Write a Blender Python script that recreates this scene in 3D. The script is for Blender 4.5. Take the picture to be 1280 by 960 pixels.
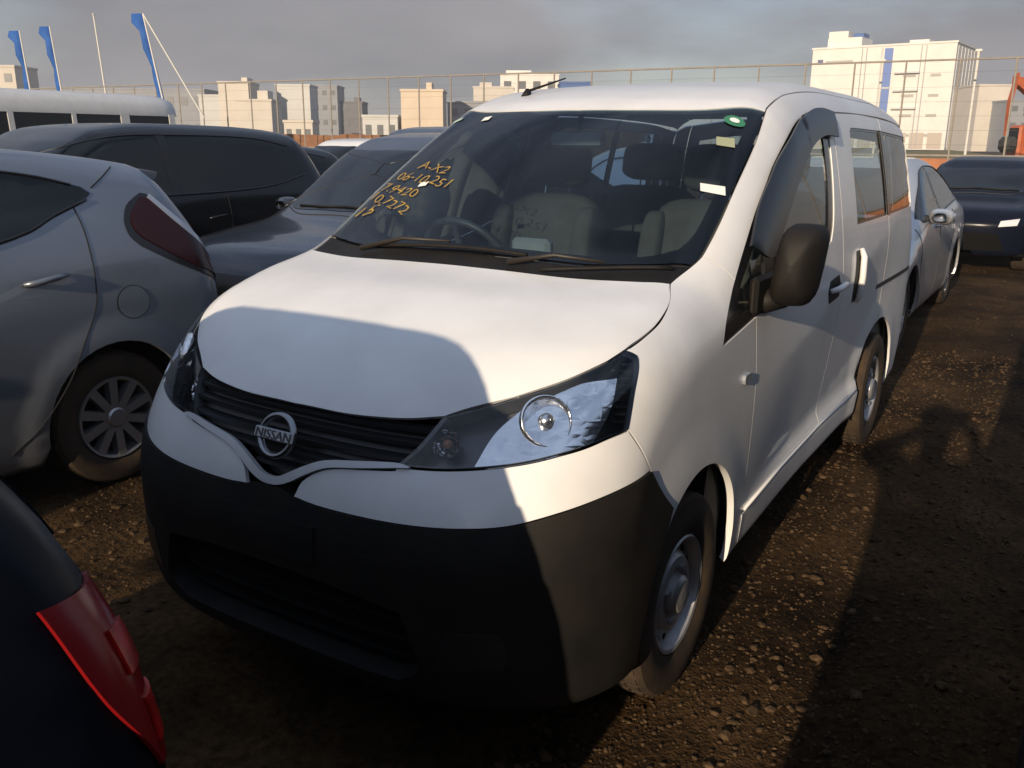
import bpy, math, random
import numpy as np
from mathutils import Vector, Matrix
from mathutils.geometry import delaunay_2d_cdt

for o in list(bpy.data.objects):
    bpy.data.objects.remove(o)
SC = bpy.context.scene
COL = SC.collection
rad = math.radians
rng = random.Random(7)

# ------------------------------------------------------------------ camera
cam_d = bpy.data.cameras.new('camera')
cam = bpy.data.objects.new('camera', cam_d)
COL.objects.link(cam)
CAM = Vector((1.672, -1.488, 1.592))
yaw, pitch, roll = -0.5625, -0.2650, 0.0071
fwd = Vector((math.sin(yaw) * math.cos(pitch), math.cos(yaw) * math.cos(pitch), math.sin(pitch)))
rt = fwd.cross(Vector((0, 0, 1))).normalized()
up = rt.cross(fwd)
r2 = rt * math.cos(roll) + up * math.sin(roll)
u2 = up * math.cos(roll) - rt * math.sin(roll)
m = Matrix((r2, u2, -fwd)).transposed().to_4x4()
m.translation = CAM
cam.matrix_world = m
cam_d.sensor_width = 36.0
cam_d.lens = 36.0 * 1120 / 1280
cam_d.clip_start = 0.02
cam_d.clip_end = 6000
SC.camera = cam

# ------------------------------------------------------------------ world and sun
SUN_EL, SUN_AZ = rad(15.2), rad(4.8)      # low winter sun in front of the van, a little to its left
to_sun = Vector((math.sin(SUN_AZ) * math.cos(SUN_EL), -math.cos(SUN_AZ) * math.cos(SUN_EL), math.sin(SUN_EL)))
W = bpy.data.worlds.new('World')
SC.world = W
W.use_nodes = True
nt = W.node_tree
nt.nodes.clear()
N = nt.nodes.new
out = N('ShaderNodeOutputWorld'); bg = N('ShaderNodeBackground'); sky = N('ShaderNodeTexSky')
sky.sky_type = 'NISHITA'; sky.sun_disc = False
sky.sun_elevation = SUN_EL
sky.sun_rotation = math.pi - SUN_AZ
sky.air_density = 1.0; sky.dust_density = 0.6; sky.ozone_density = 2.0
tc = N('ShaderNodeTexCoord'); mp = N('ShaderNodeMapping'); mp.inputs['Scale'].default_value = (1.0, 1.0, 3.2)
mp.inputs['Location'].default_value = (0.55, 0.2, 0.1)
ns = N('ShaderNodeTexNoise'); ns.inputs['Scale'].default_value = 1.7; ns.inputs['Detail'].default_value = 7; ns.inputs['Roughness'].default_value = 0.52
rp = N('ShaderNodeValToRGB'); rp.color_ramp.elements[0].position = 0.29; rp.color_ramp.elements[1].position = 0.57
ns2 = N('ShaderNodeTexNoise'); ns2.inputs['Scale'].default_value = 3.1; ns2.inputs['Detail'].default_value = 6
rp2 = N('ShaderNodeValToRGB')
rp2.color_ramp.elements[0].position = 0.30; rp2.color_ramp.elements[0].color = (1.70, 1.86, 2.15, 1)
rp2.color_ramp.elements[1].position = 0.72; rp2.color_ramp.elements[1].color = (3.1, 3.15, 3.35, 1)
mix = N('ShaderNodeMix'); mix.data_type = 'RGBA'
nt.links.new(tc.outputs['Generated'], mp.inputs[0])
nt.links.new(mp.outputs[0], ns.inputs[0]); nt.links.new(mp.outputs[0], ns2.inputs[0])
nt.links.new(ns.outputs[0], rp.inputs[0]); nt.links.new(ns2.outputs[0], rp2.inputs[0])
wb = N('ShaderNodeMix'); wb.data_type = 'RGBA'; wb.blend_type = 'MULTIPLY'; wb.inputs[0].default_value = 1; wb.inputs[7].default_value = (1.02, .93, .97, 1)
nt.links.new(sky.outputs[0], wb.inputs[6])
nt.links.new(rp.outputs[0], mix.inputs[0]); nt.links.new(wb.outputs[2], mix.inputs[6]); 
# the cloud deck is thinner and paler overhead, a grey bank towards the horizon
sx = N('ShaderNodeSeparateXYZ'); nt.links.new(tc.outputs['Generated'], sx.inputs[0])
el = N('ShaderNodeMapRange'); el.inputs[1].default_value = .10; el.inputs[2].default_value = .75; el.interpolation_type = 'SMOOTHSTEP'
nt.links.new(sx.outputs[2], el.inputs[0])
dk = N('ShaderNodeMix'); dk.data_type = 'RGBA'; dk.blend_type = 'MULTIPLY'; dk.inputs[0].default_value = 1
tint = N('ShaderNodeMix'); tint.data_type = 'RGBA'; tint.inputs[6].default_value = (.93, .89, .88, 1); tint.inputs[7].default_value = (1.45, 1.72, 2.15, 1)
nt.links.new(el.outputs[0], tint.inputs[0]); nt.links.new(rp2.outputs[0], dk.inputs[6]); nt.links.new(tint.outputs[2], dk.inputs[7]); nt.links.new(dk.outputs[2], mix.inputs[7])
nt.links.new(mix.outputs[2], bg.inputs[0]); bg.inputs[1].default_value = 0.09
nt.links.new(bg.outputs[0], out.inputs[0])

sl = bpy.data.lights.new('sun', 'SUN'); sl.energy = 4.9; sl.angle = rad(0.53); sl.color = (1.0, 0.81, 0.59)
so = bpy.data.objects.new('sun', sl); COL.objects.link(so)
so.rotation_euler = to_sun.to_track_quat('Z', 'Y').to_euler()
SC.view_settings.view_transform = 'Standard'; SC.view_settings.look = 'None'
SC.view_settings.exposure = 0.42; SC.view_settings.gamma = 1.0
SC.render.engine = 'CYCLES'
SC.cycles.max_bounces = 8; SC.cycles.transparent_max_bounces = 16
SC.cycles.use_denoising = True
SC.cycles.caustics_reflective = False; SC.cycles.caustics_refractive = False

# ------------------------------------------------------------------ materials
MATS = {}
def mat(name, col, rough=0.5, metal=0.0, coat=0.0, spec=0.5, noise=0.0, nscale=6.0, bump=0.0, bscale=60.0, emit=None, col2=None):
    if name in MATS: return MATS[name]
    M = bpy.data.materials.new(name); M.use_nodes = True
    t = M.node_tree; b = t.nodes['Principled BSDF']
    b.inputs['Base Color'].default_value = (*col, 1); b.inputs['Roughness'].default_value = rough
    b.inputs['Metallic'].default_value = metal; b.inputs['Specular IOR Level'].default_value = spec
    b.inputs['Coat Weight'].default_value = coat; b.inputs['Coat Roughness'].default_value = 0.04
    if noise or bump or col2:
        tx = t.nodes.new('ShaderNodeTexCoord')
    if noise or col2:
        n1 = t.nodes.new('ShaderNodeTexNoise'); n1.inputs['Scale'].default_value = nscale; n1.inputs['Detail'].default_value = 8; n1.inputs['Roughness'].default_value = 0.62
        t.links.new(tx.outputs['Object'], n1.inputs[0])
        cr = t.nodes.new('ShaderNodeValToRGB')
        cr.color_ramp.elements[0].position = 0.32; cr.color_ramp.elements[1].position = 0.70
        a = col2 if col2 else tuple(c * (1 - noise) for c in col)
        cr.color_ramp.elements[0].color = (*a, 1); cr.color_ramp.elements[1].color = (*(tuple(min(1, c * (1 + noise * .5)) for c in col)), 1)
        t.links.new(n1.outputs[0], cr.inputs[0]); t.links.new(cr.outputs[0], b.inputs['Base Color'])
        mr = t.nodes.new('ShaderNodeMapRange'); mr.inputs[3].default_value = min(1, rough * 1.25); mr.inputs[4].default_value = rough * .85
        t.links.new(n1.outputs[0], mr.inputs[0]); t.links.new(mr.outputs[0], b.inputs['Roughness'])
    if bump:
        n2 = t.nodes.new('ShaderNodeTexNoise'); n2.inputs['Scale'].default_value = bscale; n2.inputs['Detail'].default_value = 4
        t.links.new(tx.outputs['Object'], n2.inputs[0])
        bp = t.nodes.new('ShaderNodeBump'); bp.inputs['Strength'].default_value = bump; bp.inputs['Distance'].default_value = 0.01
        t.links.new(n2.outputs[0], bp.inputs['Height']); t.links.new(bp.outputs[0], b.inputs['Normal'])
    if emit:
        b.inputs['Emission Color'].default_value = (*emit, 1); b.inputs['Emission Strength'].default_value = 1
    MATS[name] = M
    return M
def glass(name, tint=(.7, .75, .75), refl=1.0, rough=0.0, ior=1.5):
    if name in MATS: return MATS[name]
    M = bpy.data.materials.new(name); M.use_nodes = True
    t = M.node_tree; t.nodes.clear()
    o = t.nodes.new('ShaderNodeOutputMaterial'); mx = t.nodes.new('ShaderNodeMixShader')
    tr = t.nodes.new('ShaderNodeBsdfTransparent'); tr.inputs[0].default_value = (*tint, 1)
    gl = t.nodes.new('ShaderNodeBsdfGlossy'); gl.inputs['Roughness'].default_value = rough; gl.inputs[0].default_value = (refl, refl, refl, 1)
    fr = t.nodes.new('ShaderNodeFresnel'); fr.inputs[0].default_value = ior
    t.links.new(fr.outputs[0], mx.inputs[0]); t.links.new(tr.outputs[0], mx.inputs[1]); t.links.new(gl.outputs[0], mx.inputs[2])
    t.links.new(mx.outputs[0], o.inputs[0])
    MATS[name] = M
    return M
WHITE = mat('van_white_paint', (.69, .69, .68), .34, coat=.35, noise=.10, nscale=3.4)
def dirty_white():
    # faint dust film, heavier in low streaks: wear with its own shape
    t = WHITE.node_tree; b = t.nodes['Principled BSDF']
    return WHITE
BLACKP = mat('black_plastic', (.0165, .0140, .0115), .58, spec=.2, col2=(.0065, .0065, .0068), nscale=6, bump=.10, bscale=500)
GRILLE = mat('grille_black', (.012, .012, .013), .38)
CHROME = mat('satin_chrome', (.62, .63, .65), .22, metal=1)
BRIGHT = mat('bright_chrome', (.85, .86, .88), .06, metal=1)
RUBBER = mat('tyre_rubber', (.024, .020, .016), .85, spec=.2, noise=.35, nscale=14, col2=(.060, .040, .024), bump=.25, bscale=160)
STEEL = mat('painted_steel_wheel', (.34, .34, .35), .40, metal=.55, noise=.25, nscale=9)
ALLOY = mat('alloy_wheel', (.42, .42, .43), .32, metal=.8, noise=.15, nscale=8)
DARK = mat('dark_underbody', (.006, .006, .006), .9, spec=.08)
SEAM = mat('seam_dark_rubber', (.012, .012, .012), .7)  # near-black colour for panel joints and the sliding door rail
INTER = mat('interior_dark_trim', (.060, .064, .068), .7, noise=.2, nscale=8)
INTERL = mat('interior_grey_trim', (.26, .26, .245), .8, noise=.15, nscale=6)
SEATM = mat('seat_fabric', (.085, .074, .060), .9, noise=.2, nscale=14, bump=.1, bscale=300)
WSG = glass('windscreen_glass', (.50, .62, .69), .85, ior=1.42)
SIDEG = glass('side_glass', (.72, .78, .76), ior=1.42)
LENS = glass('clear_lens', (.93, .94, .95))
VISOR = mat('smoked_visor', (.010, .012, .016), .28, spec=.35)
FRIT = mat('black_frit', (.010, .010, .012), .18)
DGLASS = mat('dark_car_glass', (.006, .008, .010), .04, spec=.42)
REDL = mat('red_lamp_lens', (.40, .008, .006), .28, spec=.3, noise=.7, nscale=22)
REDD = mat('dark_red_lamp_lens', (.030, .004, .005), .22, spec=.3)
CLEAR = mat('clear_lamp_plastic', (.45, .47, .5), .12, metal=.5)
YELLOW = mat('yellow_marker_ink', (.46, .29, .06), .7, spec=.2, noise=.25, nscale=60)
GREEN = mat('green_sticker', (.03, .17, .08), .4)
tn = YELLOW.node_tree; tb = tn.nodes['Principled BSDF']; tb.inputs['Alpha'].default_value = .72
nz = tn.nodes.new('ShaderNodeTexNoise'); nz.inputs['Scale'].default_value = 90; tcy = tn.nodes.new('ShaderNodeTexCoord'); rz_ = tn.nodes.new('ShaderNodeMapRange'); rz_.inputs[1].default_value = .3; rz_.inputs[2].default_value = .7; rz_.inputs[3].default_value = .55; rz_.inputs[4].default_value = .95
tn.links.new(tcy.outputs['Object'], nz.inputs[0]); tn.links.new(nz.outputs[0], rz_.inputs[0]); tn.links.new(rz_.outputs[0], tb.inputs['Alpha'])
PAPER = mat('paper_white', (.72, .72, .68), .8)
SUN_BROWN = mat('wiper_sun_brown', (.020, .015, .011), .5, noise=.3, nscale=20)  # near-black wiper arms, the sun's warm tint mixed into the colour

# ------------------------------------------------------------------ object helpers
def link(o, parent=None):
    COL.objects.link(o)
    if parent is not None: o.parent = parent
    return o
def tag(o, label, cat, group=None, kind=None):
    if label: o['label'] = label
    if cat: o['category'] = cat
    if group: o['group'] = group
    if kind: o['kind'] = kind
    return o
def empty(name, loc=(0, 0, 0), rz=0):
    o = bpy.data.objects.new(name, None); link(o); o.location = loc; o.rotation_euler = (0, 0, rz); o.empty_display_size = .1
    return o
def mesh_obj(name, v, f, m_, parent=None, smooth=False):
    me = bpy.data.meshes.new(name); me.from_pydata([tuple(map(float, a)) for a in v], [], [tuple(a) for a in f]); me.update()
    if smooth: me.polygons.foreach_set('use_smooth', [True] * len(me.polygons))
    if m_: me.materials.append(m_)
    return link(bpy.data.objects.new(name, me), parent)
class MB:
    """collects simple solids into one mesh"""
    def __init__(s): s.v = []; s.f = []
    def add(s, v, f):
        n = len(s.v); s.v += [tuple(a) for a in v]; s.f += [tuple(i + n for i in a) for a in f]; return s
    def box(s, c, d, rz=0.0, M=None):
        x, y, z = d[0] / 2, d[1] / 2, d[2] / 2
        vs = [Vector((i * x, j * y, k * z)) for k in (-1, 1) for j in (-1, 1) for i in (-1, 1)]
        R = M if M is not None else Matrix.Rotation(rz, 3, 'Z')
        vs = [R @ a + Vector(c) for a in vs]
        return s.add(vs, [(0, 2, 3, 1), (4, 5, 7, 6), (0, 1, 5, 4), (2, 6, 7, 3), (0, 4, 6, 2), (1, 3, 7, 5)])
    def rbox(s, c, d, b=.02, M=None):
        """box with chamfered edges"""
        x, y, z = d[0] / 2, d[1] / 2, d[2] / 2
        pts = []; 
        for i in (-1, 1):
            for j in (-1, 1):
                for k in (-1, 1):
                    pts += [(i * x, j * (y - b), k * (z - b)), (i * (x - b), j * y, k * (z - b)), (i * (x - b), j * (y - b), k * z)]
        import bmesh
        bm = bmesh.new()
        for p_ in pts: bm.verts.new(p_)
        bmesh.ops.convex_hull(bm, input=bm.verts)
        bm.verts.index_update()
        R = M if M is not None else Matrix.Identity(3)
        vs = [R @ v_.co + Vector(c) for v_ in bm.verts]; fs = [[v_.index for v_ in f_.verts] for f_ in bm.faces]
        bm.free()
        return s.add(vs, fs)
    def sbox(s, c, d, e=.45, M=None, nu=20, nv=12):
        """pillow-like superellipsoid"""
        R = M if M is not None else Matrix.Identity(3); pw = lambda t_: math.copysign(abs(t_)**e, t_); v = []; f = []
        for j in range(nv + 1):
            b_ = -math.pi / 2 + math.pi * j / nv
            for i in range(nu):
                a = 2 * math.pi * i / nu
                v.append(R @ Vector((d[0] / 2 * pw(math.cos(b_)) * pw(math.cos(a)), d[1] / 2 * pw(math.cos(b_)) * pw(math.sin(a)), d[2] / 2 * pw(math.sin(b_)))) + Vector(c))
        for j in range(nv):
            for i in range(nu): f.append((j * nu + i, j * nu + (i + 1) % nu, (j + 1) * nu + (i + 1) % nu, (j + 1) * nu + i))
        return s.add(v, f)
    def tube(s, pts, r, n=8, cap=True):
        pts = [Vector(p_) for p_ in pts]; rs = r if isinstance(r, (list, tuple)) else [r] * len(pts)
        rings = []
        for i, p_ in enumerate(pts):
            t = (pts[min(i + 1, len(pts) - 1)] - pts[max(i - 1, 0)]).normalized()
            a = t.orthogonal().normalized() if i == 0 else (pa - t * pa.dot(t)).normalized()
            pa = a; b = t.cross(a)
            rings.append([p_ + (a * math.cos(2 * math.pi * k / n) + b * math.sin(2 * math.pi * k / n)) * rs[i] for k in range(n)])
        v = [q_ for rg in rings for q_ in rg]; f = []
        for i in range(len(rings) - 1):
            for k in range(n): f.append((i * n + k, i * n + (k + 1) % n, (i + 1) * n + (k + 1) % n, (i + 1) * n + k))
        if cap: f += [tuple(range(n))[::-1], tuple((len(rings) - 1) * n + k for k in range(n))]
        return s.add(v, f)
    def lathe(s, prof, n=40, axis='x', c=(0, 0, 0), a0=0, a1=2 * math.pi):
        """profile of (axial, radius)"""
        v = []; f = []; full = abs(a1 - a0 - 2 * math.pi) < 1e-6; nn = n if full else n + 1
        for (a, r) in prof:
            for k in range(nn):
                th = a0 + (a1 - a0) * k / n
                q_ = (a, r * math.cos(th), r * math.sin(th)) if axis == 'x' else ((r * math.cos(th), a, r * math.sin(th)) if axis == 'y' else (r * math.cos(th), r * math.sin(th), a))
                v.append((q_[0] + c[0], q_[1] + c[1], q_[2] + c[2]))
        for i in range(len(prof) - 1):
            for k in range(n):
                k2 = (k + 1) % nn if full else k + 1
                f.append((i * nn + k, i * nn + k2, (i + 1) * nn + k2, (i + 1) * nn + k))
        return s.add(v, f)
    def build(s, name, m_, parent=None, smooth=False):
        return mesh_obj(name, s.v, s.f, m_, parent, smooth)

# ------------------------------------------------------------------ implicit car bodies
def spl(pts):
    X = np.array([p_[0] for p_ in pts], float); Y = np.array([p_[1] for p_ in pts], float)
    d = np.diff(Y) / np.diff(X); mm = np.empty_like(X); mm[0] = d[0]; mm[-1] = d[-1]
    for i in range(1, len(X) - 1):
        if d[i - 1] * d[i] <= 0: mm[i] = 0
        else:
            h0, h1 = X[i] - X[i - 1], X[i + 1] - X[i]; w1, w2 = 2 * h1 + h0, h1 + 2 * h0
            mm[i] = (w1 + w2) / (w1 / d[i - 1] + w2 / d[i])
    def f(x):
        x = np.asarray(x, float); i = np.clip(np.searchsorted(X, x) - 1, 0, len(X) - 2)
        h = X[i + 1] - X[i]; t = (x - X[i]) / h; c = np.clip(t, 0, 1)
        v = (2 * c**3 - 3 * c**2 + 1) * Y[i] + (c**3 - 2 * c**2 + c) * h * mm[i] + (-2 * c**3 + 3 * c**2) * Y[i + 1] + (c**3 - c**2) * h * mm[i + 1]
        v = np.where(t < 0, Y[i] + mm[i] * (x - X[i]), v)
        return np.where(t > 1, Y[i + 1] + mm[i + 1] * (x - X[i + 1]), v)
    return f
def smax(a, b, k):
    h = np.clip(1 - np.abs(a - b) / k, 0, 1)
    return np.maximum(a, b) + h * h * k * .25
def sstep(a, b, x):
    t = np.clip((x - a) / (b - a), 0, 1); return t * t * (3 - 2 * t)

class VanShape:
    z0 = .90; yc = .75; yr = 3.7
    Zt = staticmethod(spl([(-.10, .70), (0, .87), (.10, .985), (.30, 1.085), (.55, 1.165), (.78, 1.215), (.86, 1.25), (1.0, 1.335), (1.60, 1.70), (1.72, 1.752), (2.0, 1.81), (2.6, 1.85), (3.5, 1.845), (4.15, 1.80), (4.4, 1.74)]))
    Yf = staticmethod(spl([(.10, .10), (.22, .03), (.40, -.015), (.60, -.02), (.70, -.005), (.80, .025), (.90, .075), (1.05, .19), (1.4, .6)]))
    Yr = staticmethod(spl([(.2, 4.37), (.5, 4.41), (1.0, 4.41), (1.2, 4.40), (1.7, 4.34), (1.85, 4.30)]))
    Ws = staticmethod(spl([(.15, .80), (.30, .825), (.55, .842), (.85, .846), (1.05, .840), (1.18, .826), (1.70, .72), (1.85, .67)]))
    def __call__(s, p):
        x, y, z = np.abs(p[..., 0]), p[..., 1], p[..., 2]
        sw = .16 * (x / .75)**2
        zt = s.Zt(y - sw * (1 - sstep(1.6, 2.4, y))) - .02 * (x / .7)**2 * sstep(1.2, 1.8, y)
        a = (z - zt) * np.where(y < 2, .86, 1)
        lo = sstep(.95, .65, z)
        yf = s.Yf(z) + (.17 - .03 * lo) * (x / .70)**(2.8 + lo)
        w = s.Ws(z) + .012 * lo * sstep(.9, .3, y) - (.05 - .03 * lo) * (np.clip(.75 - y, 0, 2) / .75)**2 - .025 * np.clip(y - 3.4, 0, 2)**2
        for yc in (.80, 3.525):
            r = np.hypot(y - yc, z - .30)
            w = w + .010 * sstep(.56, .37, r)
        # door face falls away below a rising line, shaped to darken the lower side
        zl = .72 + .17 * (y - .83)
        g = sstep(1.05, 2.0, y) * sstep(4.2, 3.0, y)
        tuck = np.clip(zl - z, 0, np.maximum(zl - .44, 0)); tuck = .11 * (np.sqrt(tuck**2 + .0004) - .02)
        w = w - g * np.minimum(tuck, .055) + g * .03 * sstep(.46, .37, z)
        c = x - w
        f = smax(smax(a, yf - y, .10), c, .17 - .06 * lo * sstep(1, .5, y))
        f = smax(f, y - s.Yr(z) + .05 * (x / .7)**3, .10)
        return smax(f, .235 - z, .04)

class CarShape:
    def __init__(s, L, zt, yf, yr, ws, hw, sweep=.14, rsweep=.05, pf=.16, pr=.12, kt=.12, ks=.15, ke=.12, zb=.2, axles=(.9, 3.6), rw=.31, crown=.02, taper=.05):
        s.L = L; s.Zt = spl(zt); s.Yf = spl(yf); s.Yr = spl(yr); s.Ws = spl(ws); s.hw = hw; s.sweep = sweep; s.rsweep = rsweep
        s.pf = pf; s.pr = pr; s.kt = kt; s.ks = ks; s.ke = ke; s.zb = zb; s.axles = axles; s.rw = rw; s.crown = crown; s.taper = taper
        s.z0 = .62; s.ya = .95; s.yb = L - .95; s.yc = .9; s.yr = L - .9
    def __call__(s, p):
        x, y, z = np.abs(p[..., 0]), p[..., 1], p[..., 2]
        u = x / s.hw; mid = s.L * .5
        sw = s.sweep * u**2 * sstep(mid + .3, mid - .6, y) - s.rsweep * u**2 * sstep(mid, mid + .8, y)
        a = (z - s.Zt(y - sw) + s.crown * u**2) * .9
        b = s.Yf(z) + s.pf * u**2.6 - y
        r = y - s.Yr(z) + s.pr * u**2.6
        w = s.Ws(z) - s.taper * (np.clip(.9 - y, 0, 2) / .9)**2 - s.taper * (np.clip(y - s.L + .9, 0, 2) / .9)**2
        for yc in s.axles:
            q_ = np.hypot(y - yc, z - s.rw); w = w + .015 * sstep(s.rw + .2, s.rw + .09, q_) * sstep(s.rw - .04, s.rw + .02, q_)
        f = smax(smax(a, b, s.kt), x - w, s.ks)
        f = smax(f, r, s.ke)
        return smax(f, s.zb - z, .06)

class Proj:
    """maps between a 2D chart and the body surface; org/dir give the ray for chart points"""
    def __init__(s, F, kind, sign=1): s.F = F; s.k = kind; s.sg = sign
    def to2(s, p):
        p = np.asarray(p, float); x, y, z = p[:, 0], p[:, 1], p[:, 2]; F = s.F
        if s.k == 'roll': return np.stack([y, np.arctan2(z - F.z0, x) * .8], 1)
        if s.k == 'cyl': return np.stack([np.arctan2(x, F.yc - y) * .75, z], 1)
        if s.k == 'cylr': return np.stack([np.arctan2(x, y - F.yr) * .75, z], 1)
        if s.k == 'top': return np.stack([x, y], 1)
        if s.k == 'side': return np.stack([y, z], 1)
        if s.k in ('front', 'back'): return np.stack([x, z], 1)
        if s.k == 'cap':
            yy = np.clip(y, F.ya, F.yb); h = np.hypot(x, z - F.z0); al = np.arctan2(y - yy, h)
            th = np.arctan2(z - F.z0, x); th = np.where(th < -math.pi / 2, th + 2 * math.pi, th)
            return np.stack([yy + al * .8, th * .8], 1)
    def ray(s, q_):
        a, b = q_[:, 0], q_[:, 1]; o = np.zeros_like(a); F = s.F
        if s.k == 'roll': t = b / .8; return np.stack([o, a, o + F.z0], 1), np.stack([np.cos(t), o, np.sin(t)], 1), 1.5
        if s.k == 'cyl': t = a / .75; return np.stack([o, o + F.yc, b], 1), np.stack([np.sin(t), -np.cos(t), o], 1), 1.5
        if s.k == 'cylr': t = a / .75; return np.stack([o, o + F.yr, b], 1), np.stack([np.sin(t), np.cos(t), o], 1), 1.5
        if s.k == 'top': return np.stack([a, b, o + .3], 1), np.stack([o, o, o + 1], 1), 2.4
        if s.k == 'side': return np.stack([o, a, b], 1), np.stack([o + s.sg, o, o], 1), 1.3
        if s.k == 'front': return np.stack([a, o + 1.6, b], 1), np.stack([o, o - 1, o], 1), 2.0
        if s.k == 'back': return np.stack([a, o + F.yr - .6, b], 1), np.stack([o, o + 1, o], 1), 2.2
        if s.k == 'cap':
            yy = np.clip(a, F.ya, F.yb); al = (a - yy) / .8; t = b / .8
            return np.stack([o, yy, o + F.z0], 1), np.stack([np.cos(al) * np.cos(t), np.sin(al), np.cos(al) * np.sin(t)], 1), 1.9
    def cast(s, q_):
        q_ = np.asarray(q_, float); og, d, R = s.ray(q_); n = 44
        lo = np.full(len(q_), R); hi = np.full(len(q_), R); done = np.zeros(len(q_), bool)
        for i in range(1, n + 1):
            t = R * (1 - i / n); ins = s.F(og + d * t) < 0
            new = ins & ~done
            lo = np.where(new, t, lo); hi = np.where(new, t + R / n, hi); done |= ins
        lo = np.where(done, lo, 0); hi = np.where(done, hi, 0)
        for _ in range(16):
            md = (lo + hi) / 2; ins = s.F(og + d * md[:, None]) < 0
            lo = np.where(ins, md, lo); hi = np.where(ins, hi, md)
        return og + d * ((lo + hi) / 2)[:, None]
def grad(F, p, e=2.5e-3):
    g = np.stack([F(p + np.eye(3)[i] * e) - F(p - np.eye(3)[i] * e) for i in range(3)], -1)
    return g / np.maximum(np.linalg.norm(g, axis=-1, keepdims=True), 1e-9)
def curve(pts, d):
    """Catmull-Rom through the points, resampled about every d"""
    P = np.asarray(pts, float)
    if len(P) == 2: 
        n = max(1, int(np.linalg.norm(P[1] - P[0]) / d)); return P[0] + (P[1] - P[0]) * (np.arange(n) / n)[:, None]
    Q = np.vstack([2 * P[0] - P[1], P, 2 * P[-1] - P[-2]]); o = []
    for i in range(1, len(Q) - 2):
        n = max(1, int(round(np.linalg.norm(Q[i + 1] - Q[i]) / d)))
        t = (np.arange(n) / n)[:, None]; a, b, c, e = Q[i - 1], Q[i], Q[i + 1], Q[i + 2]
        o.append(.5 * (2 * b + (c - a) * t + (2 * a - 5 * b + 4 * c - e) * t**2 + (3 * b - a - 3 * c + e) * t**3))
    return np.vstack(o)
def inside(pt, poly):
    x, y = pt[:, 0][:, None], pt[:, 1][:, None]; a = poly; b = np.roll(poly, -1, 0)
    c = (a[:, 1] > y) != (b[:, 1] > y)
    xi = a[:, 0] + (y - a[:, 1]) * (b[:, 0] - a[:, 0]) / np.where(b[:, 1] == a[:, 1], 1e-12, b[:, 1] - a[:, 1])
    return ((c & (x < xi)).sum(1) % 2) == 1
def inset_poly(P, e):
    t = np.roll(P, -1, 0) - np.roll(P, 1, 0); t /= np.maximum(np.linalg.norm(t, axis=1, keepdims=True), 1e-9)
    nrm = np.stack([-t[:, 1], t[:, 0]], 1)
    area = (P[:, 0] * np.roll(P[:, 1], -1) - np.roll(P[:, 0], -1) * P[:, 1]).sum()
    return P + nrm * (e if area > 0 else -e)
def fill(outer, holes, d):
    lo, hi = outer.min(0), outer.max(0)
    gx = np.arange(lo[0], hi[0], d); gy = np.arange(lo[1], hi[1], d * .87)
    G = np.array([(x + (d / 2 if j % 2 else 0), y) for j, y in enumerate(gy) for x in gx])
    loops = [outer] + holes; B = np.vstack(loops)
    if len(G):
        k = inside(G, outer)
        for h in holes: k &= ~inside(G, h)
        G = G[k]
    if len(G):
        dm = np.full(len(G), 9.)
        for i in range(0, len(B), 64):
            dm = np.minimum(dm, np.sqrt(((G[:, None] - B[None, i:i + 64])**2).sum(-1)).min(1))
        G = G[dm > .55 * d]
    V = np.vstack([B, G]) if len(G) else B
    E = []; n0 = 0
    for l in loops: E += [(n0 + i, n0 + (i + 1) % len(l)) for i in range(len(l))]; n0 += len(l)
    r = delaunay_2d_cdt([Vector(v) for v in V], E, [], 0, 1e-6)
    v2 = np.array([tuple(v) for v in r[0]]); T = np.array([tuple(t) for t in r[2]])
    c = v2[T].mean(1); k = inside(c, outer)
    for h in holes: k &= ~inside(c, h)
    T = T[k]; used = np.unique(T); mp_ = -np.ones(len(v2), int); mp_[used] = np.arange(len(used))
    return v2[used], mp_[T]
def poly2(pj, curves, d):
    o = []
    for c in curves:
        c = np.asarray(c, float)
        if c.shape[1] == 3: o.append(pj.to2(curve(c, d)))
        else: o.append(curve(c, d))
    return np.vstack(o)
def surf_mesh(name, p, nrm, T, m_, rim=.012, mirror=False):
    """smooth surface with exact normals plus a flange turned inwards along its edge"""
    fn = np.cross(p[T[:, 1]] - p[T[:, 0]], p[T[:, 2]] - p[T[:, 0]])
    if (fn * nrm[T].mean(1)).sum() < 0: T = T[:, ::-1]
    ed = {}
    for t in T:
        for i in range(3):
            a, b = int(t[i]), int(t[(i + 1) % 3])
            if (b, a) in ed: del ed[(b, a)]
            else: ed[(a, b)] = 1
    V = [p]; Nn = [nrm]; faces = [tuple(t) for t in T.tolist()]; n = len(p)
    if rim:
        ex = []; en = []
        for (a, b) in ed:
            tg = p[b] - p[a]; sd = np.cross(tg, nrm[a] + nrm[b]); sd /= max(np.linalg.norm(sd), 1e-9)
            ex += [p[a], p[b], p[b] - nrm[b] * rim, p[a] - nrm[a] * rim]; en += [sd] * 4
            faces.append((n + 1, n, n + 3, n + 2)); n += 4
        if ex: V.append(np.array(ex)); Nn.append(np.array(en))
    V = np.vstack(V); Nn = np.vstack(Nn)
    if mirror:
        V = V * np.array([-1, 1, 1]); Nn = Nn * np.array([-1, 1, 1]); faces = [f[::-1] for f in faces]
    me = bpy.data.meshes.new(name); me.from_pydata(V.tolist(), [], faces); me.update()
    me.polygons.foreach_set('use_smooth', [True] * len(me.polygons))
    me.normals_split_custom_set_from_vertices([tuple(a) for a in Nn])
    me.materials.append(m_)
    return me
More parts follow.
